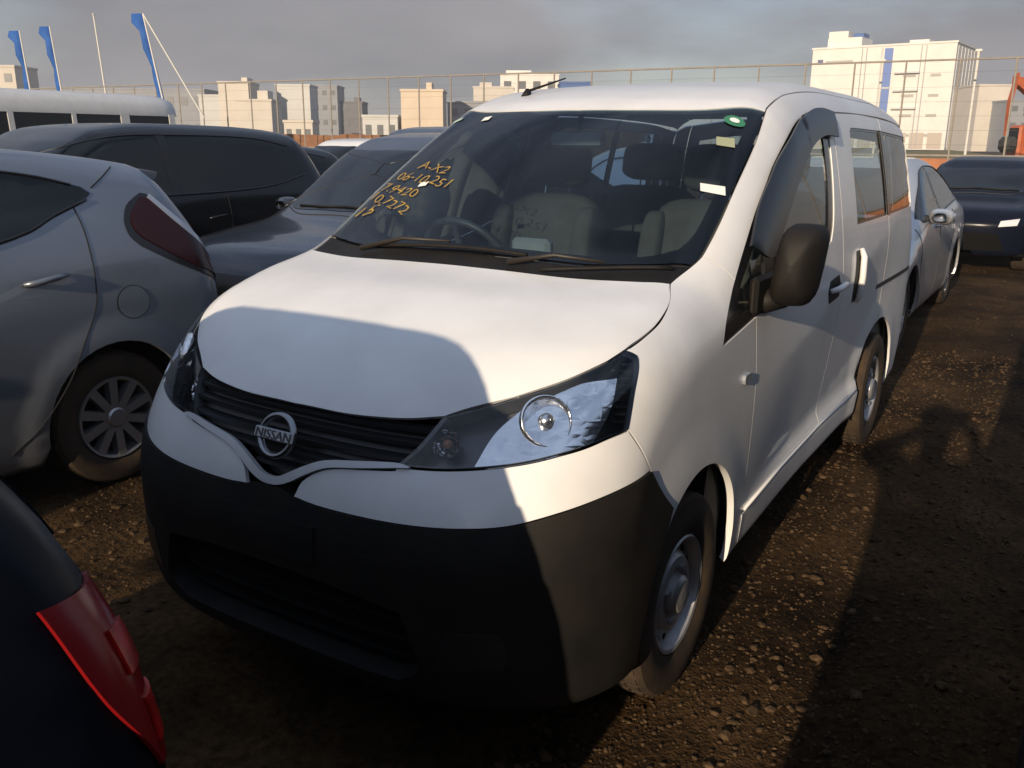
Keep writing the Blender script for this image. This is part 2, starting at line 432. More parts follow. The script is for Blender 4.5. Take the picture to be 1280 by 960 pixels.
def panel(name, F, kind, curves, m_, parent, d=.03, off=0., rim=.012, inset=.002, holes=(), pair=False, sign=1, label=None):
    pj = Proj(F, kind, sign)
    o2 = poly2(pj, curves, d * .8)
    if inset: o2 = inset_poly(o2, inset)
    hs = [inset_poly(poly2(pj, h, d * .8), -inset) for h in holes]
    v2, T = fill(o2, hs, d)
    p = pj.cast(v2); nr = grad(F, p); p = p + nr * off
    res = [link(bpy.data.objects.new(name, surf_mesh(name, p, nr, T, m_, rim)), parent)]
    if pair: res.append(link(bpy.data.objects.new(name, surf_mesh(name, p, nr, T, m_, rim, True)), parent))
    if label:
        for r in res: r['label'] = label
    return res
def sym(chain):
    """chain of right-hand curves running centre-front to centre-rear -> closed outline"""
    mir = []
    for c in reversed(chain): mir.append([(-q_[0],) + tuple(q_[1:]) for q_ in reversed(c)])
    return list(chain) + mir
def side_pts(F, yz, sign=1):
    return Proj(F, 'side', sign).cast(np.array(yz, float))
def arc(yc, zc, r, a0, a1, n=14):
    return [(yc + r * math.cos(a0 + (a1 - a0) * i / n), zc + r * math.sin(a0 + (a1 - a0) * i / n)) for i in range(n + 1)]

# ------------------------------------------------------------------ wheels
def tyre_prof(r, w, rr):
    return [(-w * .42, rr), (-w * .50, rr + .25 * (r - rr)), (-w * .51, rr + .6 * (r - rr)), (-w * .46, r - .012), (-w * .38, r), (w * .38, r), (w * .46, r - .012), (w * .51, rr + .6 * (r - rr)), (w * .50, rr + .25 * (r - rr)), (w * .42, rr)]
WCACHE = {}
def wheel(parent, x, y, z, r, w, style, tilt=0.0):
    """style 'steel' or 'alloy5' ...; wheel whose outer face points to sign(x)"""
    sg = 1 if x > 0 else -1; rr = r * (.60 if style == 'steel' else .64); key = (style, r, w)
    if key not in WCACHE:
        ty = MB().lathe(tyre_prof(r, w, rr), 48)
        for k in range(40):           # tread blocks
            a = 2 * math.pi * k / 40
            for xx in (-.26, 0, .26):
                R = Matrix.Rotation(a, 3, 'X'); ty.box(R @ Vector((xx * w, r - .001, 0)), (w * .2, .008, r * .11), M=R)
        rim = MB()
        if style == 'steel':
            rim.lathe([(-w * .42, rr), (w * .40, rr), (w * .44, rr - .006), (w * .42, rr - .016), (w * .20, rr - .028), (w * .16, rr - .04), (w * .22, rr * .72), (w * .34, rr * .62), (w * .36, rr * .50), (w * .30, rr * .40), (w * .30, rr * .34)], 48)
        else:
            rim.lathe([(-w * .42, rr), (w * .40, rr), (w * .46, rr - .006), (w * .44, rr - .018), (w * .20, rr - .026), (-w * .3, rr - .03)], 48)
        spk = MB(); hol = MB()
        if style == 'steel':
            for k in range(12):
                a = 2 * math.pi * k / 12; R = Matrix.Rotation(a, 3, 'X')
                pts = []
                for j in range(10):
                    b = 2 * math.pi * j / 10; pts.append(R @ Vector((w * .205 + .004, rr * .75 + .014 * math.cos(b), .017 * math.sin(b))))
                hol.add(pts, [tuple(range(10))])
            spk.lathe([(w * .30, rr * .34), (w * .44, rr * .32), (w * .50, rr * .26), (w * .52, rr * .1), (w * .52, .001)], 24)
            for k in range(4):
                a = 2 * math.pi * (k + .5) / 4; R = Matrix.Rotation(a, 3, 'X')
                spk.tube([R @ Vector((w * .30, rr * .45, 0)), R @ Vector((w * .43, rr * .45, 0))], .011, 6)
        else:
            n = int(style[5:] or 5)
            for k in range(n):
                a = 2 * math.pi * k / n; R = Matrix.Rotation(a, 3, 'X')
                h0, h1 = .030 * 5 / n + .004, .040 * 5 / n + .002
                v = []
                for (rad_, h, xo, xi) in ((.03, h0, w * .40, w * .15), (rr * .55, h0 * 1.05, w * .43, w * .22), (rr - .012, h1, w * .45, w * .25)):
                    v += [R @ Vector((xo, rad_, h)), R @ Vector((xo, rad_, -h)), R @ Vector((xi, rad_, -h * 1.1)), R @ Vector((xi, rad_, h * 1.1))]
                f = []
                for i in (0, 4):
                    for j in range(4): f.append((i + j, i + (j + 1) % 4, i + 4 + (j + 1) % 4, i + 4 + j))
                spk.add(v, f)
            spk.lathe([(w * .15, rr * .24), (w * .42, rr * .24), (w * .46, rr * .2), (w * .47, .001)], 24)
            hol.lathe([(-w * .1, rr * .80), (-w * .1, .02)], 30)
        ms = []
        holes_ = [('wheel_hole', hol, DARK, False)]
        if style == 'steel':
            holes_ = []
            for k in range(12):
                hb = MB(); hb.add(hol.v[10 * k:10 * k + 10], [tuple(range(10))]); holes_.append(('wheel_hole', hb, DARK, False))
        for nm, b, m_, sm in [('tyre', ty, RUBBER, True), ('rim', rim, STEEL if style == 'steel' else ALLOY, True), ('hub_cap', spk, STEEL if style == 'steel' else ALLOY, False)] + holes_:
            me = bpy.data.meshes.new(nm); me.from_pydata([tuple(map(float, a)) for a in b.v], [], b.f); me.update(); me.materials.append(m_)
            if sm: me.polygons.foreach_set('use_smooth', [True] * len(me.polygons)); me.set_sharp_from_angle(angle=rad(35))
            ms.append((nm, me))
        WCACHE[key] = ms
    ms = WCACHE[key]; t = None
    for nm, me in ms:
        nm2 = 'wheel' if nm == 'tyre' else ('spokes' if nm == 'hub_cap' and style != 'steel' else nm)
        if style != 'steel' and nm == 'wheel_hole': nm2 = 'brake_disc'
        o = bpy.data.objects.new(nm2, me)
        if t is None:
            t = o; link(o, parent); o.location = (x, y, z); o.rotation_euler = (rng.uniform(0, 6), 0, (0 if sg > 0 else math.pi) + tilt)
        else: link(o, t)
    return t
def well(parent, yc, zc, r, xo, xi, sg):
    b = MB().lathe([(sg * xi, .02), (sg * xi, r), (sg * xo, r)], 24, a0=rad(-12), a1=rad(192), c=(0, yc, zc))
    return b.build('wheel_well', DARK, parent, True)

# ------------------------------------------------------------------ ground
GM = mat('gravel_ground', (.115, .078, .050), .95, spec=.08)
t = GM.node_tree; b = t.nodes['Principled BSDF']
tx = t.nodes.new('ShaderNodeTexCoord')
n1 = t.nodes.new('ShaderNodeTexNoise'); n1.inputs['Scale'].default_value = 1.1; n1.inputs['Detail'].default_value = 10; n1.inputs['Roughness'].default_value = .65
n2 = t.nodes.new('ShaderNodeTexVoronoi'); n2.inputs['Scale'].default_value = 95; n2.inputs['Randomness'].default_value = 1
n3 = t.nodes.new('ShaderNodeTexNoise'); n3.inputs['Scale'].default_value = 38; n3.inputs['Detail'].default_value = 6
c1 = t.nodes.new('ShaderNodeValToRGB'); c1.color_ramp.elements[0].color = (.012, .0068, .0030, 1); c1.color_ramp.elements[1].color = (.080, .047, .0205, 1); c1.color_ramp.elements[0].position = .35; c1.color_ramp.elements[1].position = .68
c2 = t.nodes.new('ShaderNodeValToRGB'); c2.color_ramp.elements[0].color = (.45, .45, .45, 1); c2.color_ramp.elements[1].color = (1.35, 1.3, 1.25, 1); c2.color_ramp.elements[0].position = .3; c2.color_ramp.elements[1].position = .7
mm = t.nodes.new('ShaderNodeMix'); mm.data_type = 'RGBA'; mm.blend_type = 'MULTIPLY'; mm.inputs[0].default_value = 1
bp = t.nodes.new('ShaderNodeBump'); bp.inputs['Strength'].default_value = .35; bp.inputs['Distance'].default_value = .008
bp2 = t.nodes.new('ShaderNodeBump'); bp2.inputs['Strength'].default_value = .7; bp2.inputs['Distance'].default_value = .012
for n_ in (n1, n2, n3): t.links.new(tx.outputs['Object'], n_.inputs['Vector'])
t.links.new(n1.outputs[0], c1.inputs[0]); t.links.new(n3.outputs[0], c2.inputs[0])
t.links.new(c1.outputs[0], mm.inputs[6]); t.links.new(c2.outputs[0], mm.inputs[7]); t.links.new(mm.outputs[2], b.inputs['Base Color'])
t.links.new(n2.outputs['Distance'], bp.inputs['Height']); t.links.new(n3.outputs[0], bp2.inputs['Height'])
t.links.new(bp.outputs[0], bp2.inputs['Normal']); t.links.new(bp2.outputs[0], b.inputs['Normal'])
def ground_h(x, y):
    rut = sum(-.022 * math.exp(-((x - xc - .05 * math.sin(y * .7)) / .11)**2) + .012 * math.exp(-((x - xc - .05 * math.sin(y * .7) - .2) / .07)**2) for xc in (1.12, 1.62))
    return .012 * math.sin(x * 1.7 + .6 * y) * math.sin(y * 1.3 - .4 * x) - .012 + (rut if .5 < x < 2.4 else 0) + .004 * math.sin(x * 9 + y * 3) * math.sin(y * 7.3 - x * 4)
def ground():
    xs = [-900, -400, -120, -60, -30] + list(np.arange(-14, .51, .25)) + list(np.arange(.56, 2.4, .05)) + list(np.arange(2.5, 6.01, .25)) + [12, 30, 80, 300, 900]
    ys = [-900, -300, -80, -20] + list(np.arange(-6, -1, .25)) + list(np.arange(-1, 8, .12)) + list(np.arange(8, 14.01, .25)) + [20, 30, 45, 80, 200, 600, 900]
    v = [(x, y, ground_h(x, y) if abs(x) < 20 and abs(y) < 25 else -.012) for y in ys for x in xs]; nx = len(xs)
    f = [(j * nx + i, j * nx + i + 1, (j + 1) * nx + i + 1, (j + 1) * nx + i) for j in range(len(ys) - 1) for i in range(nx - 1)]
    o = mesh_obj('ground', v, f, GM, None, True); o['kind'] = 'structure'
ground()
def stones():
    r_ = random.Random(3); b = MB()
    ico = []
    ph = (1 + 5**.5) / 2
    for s1 in (-1, 1):
        for s2 in (-1, 1): ico += [(0, s1, s2 * ph), (s1, s2 * ph, 0), (s2 * ph, 0, s1)]
    import bmesh
    bm = bmesh.new()
    for v in ico: bm.verts.new(v)
    bmesh.ops.convex_hull(bm, input=bm.verts); bm.verts.index_update()
    base = [v.co.normalized() for v in bm.verts]; fs = [[v.index for v in f.verts] for f in bm.faces]; bm.free()
    n = 0
    while n < 20000:
        if n < 16000: x = r_.uniform(.55, 1.95); y = -.2 + 6.5 * r_.random()**1.5
        elif n < 18500: x = r_.uniform(-2.3, -.9); y = r_.uniform(-.6, 1.6)
        else: x = r_.uniform(-2, 3); y = r_.uniform(3, 12)
        s_ = min(.020, .0030 * math.exp(r_.gauss(.20, .60)))
        if r_.random() < .005: s_ = r_.uniform(.013, .024)
        R = Matrix.Rotation(r_.uniform(0, 6.28), 3, 'Z') @ Matrix.Rotation(r_.uniform(-.5, .5), 3, 'X')
        sc = (s_ * r_.uniform(.8, 1.5), s_ * r_.uniform(.7, 1.1), s_ * r_.uniform(.45, .8))
        vs = [R @ Vector((q_.x * sc[0] * r_.uniform(.8, 1.15), q_.y * sc[1] * r_.uniform(.8, 1.15), q_.z * sc[2])) + Vector((x, y, ground_h(x, y) + sc[2] * .25)) for q_ in base]
        b.add(vs, fs); n += 1
    o = b.build('gravel', mat('gravel_stones', (.105, .067, .036), .9, spec=.1, nscale=31, col2=(.018, .011, .006)), None)
    tag(o, 'brown gravel and small stones scattered over the dirt lot', 'gravel', kind='stuff')
stones()

# ------------------------------------------------------------------ text as mesh
def text_geo(s, size, shear=0., thin=0.):
    cu = bpy.data.curves.new('t', 'FONT'); cu.body = s; cu.size = size; cu.shear = shear; cu.align_x = 'LEFT'; cu.resolution_u = 3; cu.offset = thin
    ob = bpy.data.objects.new('t', cu); COL.objects.link(ob); bpy.context.view_layer.update()
    me = bpy.data.meshes.new_from_object(ob)
    v = np.array([tuple(a.co) for a in me.vertices]).reshape(-1, 3); f = [tuple(p_.vertices) for p_ in me.polygons]
    bpy.data.objects.remove(ob); bpy.data.meshes.remove(me)
    return v, f

# ------------------------------------------------------------------ the white van
VF = VanShape()
van = empty('van')
tag(van, 'white compact van with black bumper and yellow handwriting on its windscreen', 'van')
HF = [(0, .100, .930), (.162, .104, .930), (.274, .118, .934), (.360, .138, .940), (.436, .166, .950)]
HL = [(.436, .166, .950), (.493, .206, .968), (.557, .250, .990), (.593, .280, 1.003), (.655, .341, 1.027), (.694, .393, 1.047), (.728, .457, 1.068), (.745, .514, 1.087)]
HS = [(.745, .514, 1.087), (.758, .60, 1.11), (.760, .689, 1.134), (.742, .80, 1.172), (.70, .893, 1.204)]
CW = [(.70, .893, 1.2), (.60, .852, 1.2), (.416, .803, 1.2), (.16, .787, 1.2), (0, .785, 1.2)]
def t2(c): return [(q_[0], q_[1]) for q_ in c]
panel('hood', VF, 'top', sym([t2(HF), t2(HL), t2(HS), t2(CW)]), WHITE, van, d=.032, inset=.003)
# cowl, windscreen, black border
GB = [(.716, 1.010), (.60, .948), (.416, .885), (.16, .862), (0, .860)]
WR = [(.716, 1.010), (.726, 1.064), (.722, 1.20), (.707, 1.387), (.685, 1.62), (.655, 1.800)]
WT = [(.655, 1.800), (.52, 1.712), (.391, 1.662), (.2, 1.625), (0, 1.612)]
panel('cowl', VF, 'top', sym([t2(CW)[::-1], [(.70, .893), (.716, 1.010)], GB]), BLACKP, van, off=-.006, inset=.002)
ring_in = sym([[(0, .905), (.16, .908), (.40, .932), (.57, .985), (.655, 1.05)], [(.655, 1.05), (.672, 1.12), (.668, 1.25), (.652, 1.45), (.630, 1.66), (.612, 1.725)], [(.612, 1.725), (.5, 1.665), (.391, 1.630), (.2, 1.594), (0, 1.580)]])
panel('windscreen', VF, 'top', sym([GB[::-1], WR, WT]), WSG, van, off=.0, rim=.004, inset=.004)
panel('windscreen_border', VF, 'top', sym([GB[::-1], WR, WT]), FRIT, van, off=-.005, rim=.004, inset=.004, holes=[ring_in])
# roof
RS = Proj(VF, 'top').cast(np.array([(.655, 1.800), (.648, 1.86), (.640, 2.1), (.640, 2.6), (.645, 3.2), (.640, 3.9), (.600, 4.26)]))
panel('roof', VF, 'top', sym([WT[::-1], [(a[0], a[1]) for a in RS], [(.600, 4.26), (.3, 4.285), (0, 4.29)]]), WHITE, van, d=.05, inset=.003)
# side glass openings
D_front = [(.970, 1.024), (1.008, 1.087), (1.086, 1.160), (1.212, 1.257), (1.389, 1.378), (1.528, 1.460), (1.664, 1.535), (1.941, 1.653), (2.13, 1.700), (2.30, 1.712)]
D_top = [(2.30, 1.712), (2.40, 1.708)]
D_rear = [(2.40, 1.708), (2.375, 1.50), (2.32, 1.30), (2.26, 1.215)]
D_low = [(2.26, 1.215), (2.05, 1.165), (1.75, 1.118), (1.42, 1.082), (.970, 1.024)]
sp = lambda l: side_pts(VF, l)
wsr3 = Proj(VF, 'top').cast(np.array(WR))
seamA = side_pts(VF, [(1.125, 1.192)])[0]
iA = 1
# A pillar and roof rail in one pressing
rail_low = sp([(1.125, 1.192), (1.212, 1.257), (1.389, 1.378), (1.528, 1.460), (1.664, 1.535), (1.941, 1.653), (2.13, 1.700), (2.30, 1.712), (2.40, 1.708)])
rail_low2 = sp([(2.40, 1.708), (2.47, 1.715), (3.0, 1.722), (3.6, 1.715), (4.25, 1.672)])
panel('roof_rail', VF, 'roll', [[seamA, wsr3[1]], wsr3[1:], RS, [RS[-1], rail_low2[-1]], rail_low2[::-1], rail_low[::-1]], WHITE, van, pair=True, d=.03, inset=.002)
# front wing
arch_f = arc(.822, .325, .370, rad(142), rad(-12))
wing = [sp([(.528, 1.074), (.511, 1.050), (.459, .992), (.409, .919)]), sp([(.409, .919), (.472, .803), (.54, .72), (.60, .66)]), sp([(.53, .553)] and arch_f[1:]),
        sp([(arch_f[-1][0], arch_f[-1][1]), (1.205, .245), (1.30, .245)]), sp([(1.30, .245), (1.305, .60), (1.297, .84), (1.27, 1.063)]),
        sp([(1.27, 1.063), (1.12, 1.043), (.970, 1.024)]), sp([(.970, 1.024), (1.008, 1.087), (1.086, 1.160), (1.125, 1.192)]), [seamA, wsr3[1]],
        [wsr3[1], wsr3[0], (.70, .893, 1.204)], HS[::-1], [HS[0], sp([(.528, 1.074)])[0]]]
panel('front_wing', VF, 'roll', wing, WHITE, van, pair=True, d=.022, inset=.002, rim=.022)
# front door skin, sliding door, rear quarter, sill
panel('front_door', VF, 'side', [[(1.27, 1.063), (1.297, .84), (1.305, .60), (1.30, .385)], [(1.30, .385), (2.44, .385)], [(2.44, .385), (2.445, 1.0), (2.46, 1.30), (2.475, 1.712)], [(2.475, 1.712), (2.40, 1.708)], D_rear, D_low[:-1] + [(1.27, 1.063)]], WHITE, van, d=.035, pair=False, inset=.003)
panel('front_door', VF, 'side', [[(1.27, 1.063), (1.297, .84), (1.305, .60), (1.30, .385)], [(1.30, .385), (2.44, .385)], [(2.44, .385), (2.445, 1.0), (2.46, 1.30), (2.475, 1.712)], [(2.475, 1.712), (2.40, 1.708)], D_rear, D_low[:-1] + [(1.27, 1.063)]], WHITE, van, d=.05, sign=-1, inset=.003)
arch_r = arc(3.525, .31, .385, rad(100), rad(168), 10)
SWIN = [[(2.74, 1.245), (3.43, 1.245)], [(3.43, 1.245), (3.43, 1.650)], [(3.43, 1.650), (2.80, 1.655), (2.775, 1.64)], [(2.775, 1.64), (2.75, 1.5), (2.74, 1.245)]]
panel('sliding_door', VF, 'side', [[(2.475, 1.712), (2.46, 1.30), (2.445, 1.0), (2.44, .385)], [(2.44, .385), (3.145, .385)], arch_r[::-1][1:] if False else [(3.145, .385)] + arch_r[::-1][1:], [arch_r[0], (3.46, 1.0)], [(3.46, 1.0), (3.46, 1.715)], [(3.46, 1.715), (3.0, 1.722), (2.475, 1.714)]], WHITE, van, d=.035, pair=True, inset=.003, holes=[SWIN])
arch_q = arc(3.525, .31, .385, rad(100), rad(-10), 16)
QWIN = [[(3.49, 1.245), (4.20, 1.245)], [(4.20, 1.245), (4.255, 1.30), (4.245, 1.56), (4.20, 1.625)], [(4.20, 1.625), (3.49, 1.648)], [(3.49, 1.648), (3.49, 1.245)]]
panel('rear_quarter', VF, 'side', [[(3.46, 1.714), (3.46, 1.0)], [(3.46, 1.0), arch_q[0]], arch_q, [arch_q[-1], (3.905, .245), (4.22, .25)], [(4.22, .25), (4.30, .40), (4.325, 1.0), (4.30, 1.35), (4.255, 1.665)], [(4.255, 1.665), (3.9, 1.70), (3.46, 1.714)]], WHITE, van, d=.035, pair=True, inset=.003, holes=[QWIN])
panel('sill', VF, 'side', [[(1.30, .380), (1.30, .246)], [(1.30, .246), (3.14, .246)], [(3.14, .246), (3.145, .380)], [(3.145, .380), (1.30, .380)]], WHITE, van, d=.03, pair=True, off=.003, inset=.002)
for sg in (1, -1):
    b = MB(); seg = [(y_, z_) for y_, z_ in ((1.32, .392), (1.8, .392), (2.40, .392), (3.12, .392))]
    p_ = side_pts(VF, seg, sg); p_[:, 0] += sg * .004
    b.tube(p_, .005, 6).build('door_edge_strip', WHITE, van, True)
# glass
panel('sliding_door_glass', VF, 'side', [[(2.735, 1.24), (3.435, 1.24)], [(3.435, 1.24), (3.435, 1.655)], [(3.435, 1.655), (2.775, 1.66)], [(2.775, 1.66), (2.735, 1.24)]], SIDEG, van, off=-.006, rim=0, pair=True, d=.06, inset=0)
panel('quarter_glass', VF, 'side', [[(3.485, 1.24), (4.21, 1.24)], [(4.21, 1.24), (4.262, 1.30), (4.25, 1.57), (4.20, 1.632)], [(4.20, 1.632), (3.485, 1.654)], [(3.485, 1.654), (3.485, 1.24)]], SIDEG, van, off=-.006, rim=0, pair=True, d=.06, inset=0)
for nm, hole, o2 in (('sliding_door_seal', SWIN, [[(2.70, 1.215), (3.456, 1.215)], [(3.456, 1.215), (3.456, 1.68)], [(3.456, 1.68), (2.745, 1.685)], [(2.745, 1.685), (2.70, 1.215)]]),
                     ('quarter_glass_seal', QWIN, [[(3.465, 1.215), (4.22, 1.215)], [(4.22, 1.215), (4.285, 1.29), (4.272, 1.58), (4.21, 1.66)], [(4.21, 1.66), (3.465, 1.682)], [(3.465, 1.682), (3.465, 1.215)]])):
    ins = [[tuple(np.array(q_) * (1, 1)) for q_ in c] for c in hole]
    c0 = np.vstack([np.array(c) for c in hole]).mean(0)
    ins = [[tuple(c0 + (np.array(q_) - c0) * .955) for q_ in c] for c in hole]
    panel(nm, VF, 'side', hole if False else [[tuple(c0 + (np.array(q_) - c0) * 1.012) for q_ in c] for c in hole], FRIT, van, off=-.004, rim=0, pair=True, d=.05, inset=0, holes=[ins])
panel('window_pillar_trim', VF, 'side', [[(3.428, 1.243), (3.492, 1.243)], [(3.492, 1.243), (3.492, 1.652)], [(3.492, 1.652), (3.428, 1.654)], [(3.428, 1.654), (3.428, 1.243)]], FRIT, van, off=.003, rim=.006, pair=True, d=.05, inset=0)
panel('front_door_glass', VF, 'side', [D_front, D_top, D_rear, D_low], SIDEG, van, off=-.010, rim=0, pair=True, d=.05, inset=0)
door_in = [[(1.46, 1.125), (1.52, 1.28), (1.66, 1.43), (1.96, 1.585), (2.14, 1.625), (2.30, 1.635)], [(2.30, 1.635), (2.285, 1.45), (2.235, 1.28), (2.20, 1.235)], [(2.20, 1.235), (2.05, 1.20), (1.75, 1.155), (1.46, 1.125)]]
tri_in = [[(1.10, 1.085), (1.15, 1.165), (1.25, 1.235), (1.38, 1.325)], [(1.38, 1.325), (1.39, 1.22), (1.37, 1.11)], [(1.37, 1.11), (1.10, 1.085)]]
panel('door_window_frame', VF, 'side', [D_front, D_top, D_rear, D_low], FRIT, van, off=-.004, rim=.008, pair=True, d=.04, inset=.002, holes=[door_in, tri_in])
# smoked rain visor over the door window
vis_o = [(1.25, 1.278), (1.389, 1.388), (1.528, 1.468), (1.664, 1.540), (1.941, 1.655), (2.13, 1.702), (2.30, 1.716), (2.47, 1.708)]
vis_i = [(2.47, 1.612), (2.30, 1.618), (2.14, 1.600), (1.97, 1.548), (1.72, 1.418), (1.56, 1.318), (1.40, 1.235), (1.25, 1.278)]
panel('rain_visor', VF, 'side', [vis_o, [vis_o[-1], vis_i[0]], vis_i], VISOR, van, off=.022, rim=.010, pair=True, d=.03, inset=0)

# ---- front end
def mirror_c(curves): return [[(-q_[0],) + tuple(q_[1:]) for q_ in c] for c in curves]
LIP_U = [(.366, .066, .838), (.478, .098, .843), (.581, .144, .854), (.650, .189, .866), (.712, .244, .882), (.751, .293, .893), (.785, .353, .908), (.809, .409, .917)]
LIP_O = [(.809, .409, .917), (.830, .44, .86), (.846, .472, .802)]
LIP_L = [(.846, .472, .802), (.812, .309, .784), (.742, .196, .761), (.655, .117, .736), (.553, .063, .725), (.434, .026, .719), (.279, .005, .716), (.160, .0, .716), (.085, .0, .722)]
LIP_I = [(.085, .0, .722), (.105, .012, .765), (.150, .028, .796), (.20, .036, .812), (.28, .05, .822), (.366, .066, .832)]
for sgn in (0, 1):
    cs = [LIP_U, LIP_O, LIP_L, LIP_I + [LIP_U[0]]]
    panel('bumper_upper', VF, 'cyl', mirror_c(cs) if sgn else cs, WHITE, van, d=.022, inset=.002)
# V shaped bright strip
CU = [(0, .0, .758), (.030, 0, .762), (.06, 0, .775), (.114, .027, .803), (.172, .039, .824), (.26, .05, .836), (.366, .066, .846), (.40, .08, .842)]
CL = [(0, .0, .738), (.030, 0, .741), (.07, 0, .755), (.122, .02, .784), (.18, .03, .808), (.27, .05, .822), (.366, .066, .835), (.40, .08, .839)]
panel('grille_strip', VF, 'cyl', sym([CL, [CL[-1], CU[-1]], CU[::-1]])[:3] + mirror_c([CU, [CU[-1], CL[-1]], CL[::-1]]), mat('grille_strip_silver', (.50, .51, .53), .38, metal=.35), van, d=.012, off=.009, rim=.016, inset=0)
# grille: recessed back, bars, surround
GH = [(0, .1, .924), (.162, .104, .924), (.274, .118, .928), (.360, .138, .934), (.434, .164, .942)]
GI = [(.434, .164, .942), (.415, .115, .89), (.40, .08, .842)]
panel('grille_back', VF, 'cyl', [GH, GI, CU[::-1]] + mirror_c([CU, GI[::-1], GH[::-1]]), GRILLE, van, off=-.035, rim=0, inset=0, d=.03)
def grille_bars():
    for zc in (.785, .820, .855, .890, .920):
        half = .02 + (zc - .755) * 2.0 if zc < .80 else (.12 + (zc - .80) * 7.5)
        half = min(half, .385 + max(0, zc - .85) * .5)
        xs = np.linspace(-half, half, 25); pj = Proj(VF, 'front'); p_ = pj.cast(np.stack([xs, np.full_like(xs, zc)], 1))
        nr = grad(VF, p_); p_ = p_ - nr * .012
        v = []; f = []
        for i, q_ in enumerate(p_): v += [tuple(q_ + (0, 0, .0055)), tuple(q_ + (0, 0, -.0055)), tuple(q_ + (0, .03, -.008)), tuple(q_ + (0, .03, .008))]
        for i in range(len(p_) - 1):
            for j in range(4): f.append((4 * i + j, 4 * i + (j + 1) % 4, 4 * i + 4 + (j + 1) % 4, 4 * i + 4 + j))
        mesh_obj('grille_bar', v, f, GRILLE, van)
grille_bars()
# maker's emblem
EMB = mat('emblem_grey_chrome', (.26, .27, .29), .30, metal=1)
def emblem():
    e = empty('emblem'); e.parent = van
    c0 = Proj(VF, 'front').cast(np.array([(0, .853)]))[0]; nrm = Vector(grad(VF, c0[None])[0]); nrm.x = 0; nrm = Vector((0, -1, .42)).normalized()
    upv = Vector((0, nrm.z, -nrm.y)).normalized(); 
    if upv.z < 0: upv = -upv
    ctr = Vector(c0) + nrm * .012
    b = MB(); n = 40; v = []; f = []
    for k in range(n):
        a = 2 * math.pi * k / n
        for (rr, h) in ((.064, 0), (.062, .012), (.052, .014), (.048, 0)):
            v.append(ctr + Vector((1, 0, 0)) * (rr * math.cos(a)) + upv * (rr * .95 * math.sin(a)) + nrm * h)
    for k in range(n):
        for j in range(3): f.append((4 * k + j, 4 * k + j + 1, 4 * ((k + 1) % n) + j + 1, 4 * ((k + 1) % n) + j))
    ring = mesh_obj('emblem_ring', v, f, EMB, e, True)
    b = MB(); R = Matrix((Vector((1, 0, 0)), upv, nrm)).transposed()
    b.rbox(ctr + nrm * .012, (.138, .030, .012), .003, M=R); b.build('emblem_bar', EMB, e)
    tv, tf = text_geo('NISSAN', .033); w = tv[:, 0].max() - tv[:, 0].min(); tv[:, 0] -= tv[:, 0].min() + w / 2; tv[:, 0] *= .122 / w; tv[:, 1] -= .0115
    mesh_obj('emblem_lettering', [ctr + Vector((1, 0, 0)) * q_[0] + upv * q_[1] + nrm * .0195 for q_ in tv], tf, mat('emblem_letter_dark', (.03, .03, .035), .4), e)
emblem()
# black bumper
BU = [(0, 0, .728), (.06, 0, .722)] 
bl_arch = [(.60, .66), (.545, .58), (.495, .50), (.462, .40), (.450, .30), (.455, .262)]
bside = sp([(.472, .800), (.54, .718), (.60, .66)]); barch = sp(bl_arch)
BB = [(.80, .46, .262), (.74, .26, .25), (.60, .12, .25), (.35, .05, .25), (0, .03, .25)]
LIPLR = [LIP_L[-1]] + LIP_L[::-1][1:]
bump_curves = [[(0, .0, .734), (.045, 0, .736), (.085, .0, .722)], LIP_L[::-1], bside, barch, [barch[-1]] + BB[1:]]
INTK = [[(-.42, .50), (-.46, .36), (-.40, .305)], [(-.40, .305), (.40, .305)], [(.40, .305), (.46, .36), (.42, .50)], [(.42, .50), (.2, .525), (-.2, .525), (-.42, .50)]]
ink3 = [Proj(VF, 'front').cast(np.array(c)) for c in INTK]
panel('bumper', VF, 'cyl', bump_curves + mirror_c([[tuple(q_) for q_ in c] for c in bump_curves])[::-1] and (bump_curves + [[(-q_[0], q_[1], q_[2]) for q_ in reversed([tuple(a) for a in c])] for c in reversed(bump_curves)]), BLACKP, van, d=.026, off=.006, rim=.06, inset=.001, holes=[ink3], label='black unpainted lower front bumper')
panel('bumper_intake', VF, 'front', INTK, DARK, van, off=-.05, rim=0, inset=-.01, d=.05)
for zz in (.345, .395, .445, .49):
    xs = np.linspace(-.44, .44, 17); p_ = Proj(VF, 'front').cast(np.stack([xs, np.full_like(xs, zz)], 1)); p_[:, 1] += .048
    MB().tube(p_, .009, 6).build('intake_bar', DARK, van, True)
for sg in (1, -1):
    fg = [[(sg * .50, .36), (sg * .655, .375)], [(sg * .655, .375), (sg * .665, .43), (sg * .645, .475)], [(sg * .645, .475), (sg * .53, .470)], [(sg * .53, .470), (sg * .50, .36)]]
    panel('fog_lamp_cover', VF, 'front', fg, GRILLE, van, d=.03, off=.0085, rim=.004, inset=0)
panel('tow_eye_cover', VF, 'front', [[(.34 + .032 * math.cos(a), .60 + .032 * math.sin(a)) for a in np.linspace(0, 2 * math.pi, 17)]], BLACKP, van, d=.02, off=.009, rim=.003, inset=0)
panel('plate_mount', VF, 'front', [[(-.17, .565), (.17, .565)], [(.17, .565), (.17, .665)], [(.17, .665), (-.17, .665)], [(-.17, .665), (-.17, .565)]], BLACKP, van, d=.04, off=.013, rim=.008, inset=0)
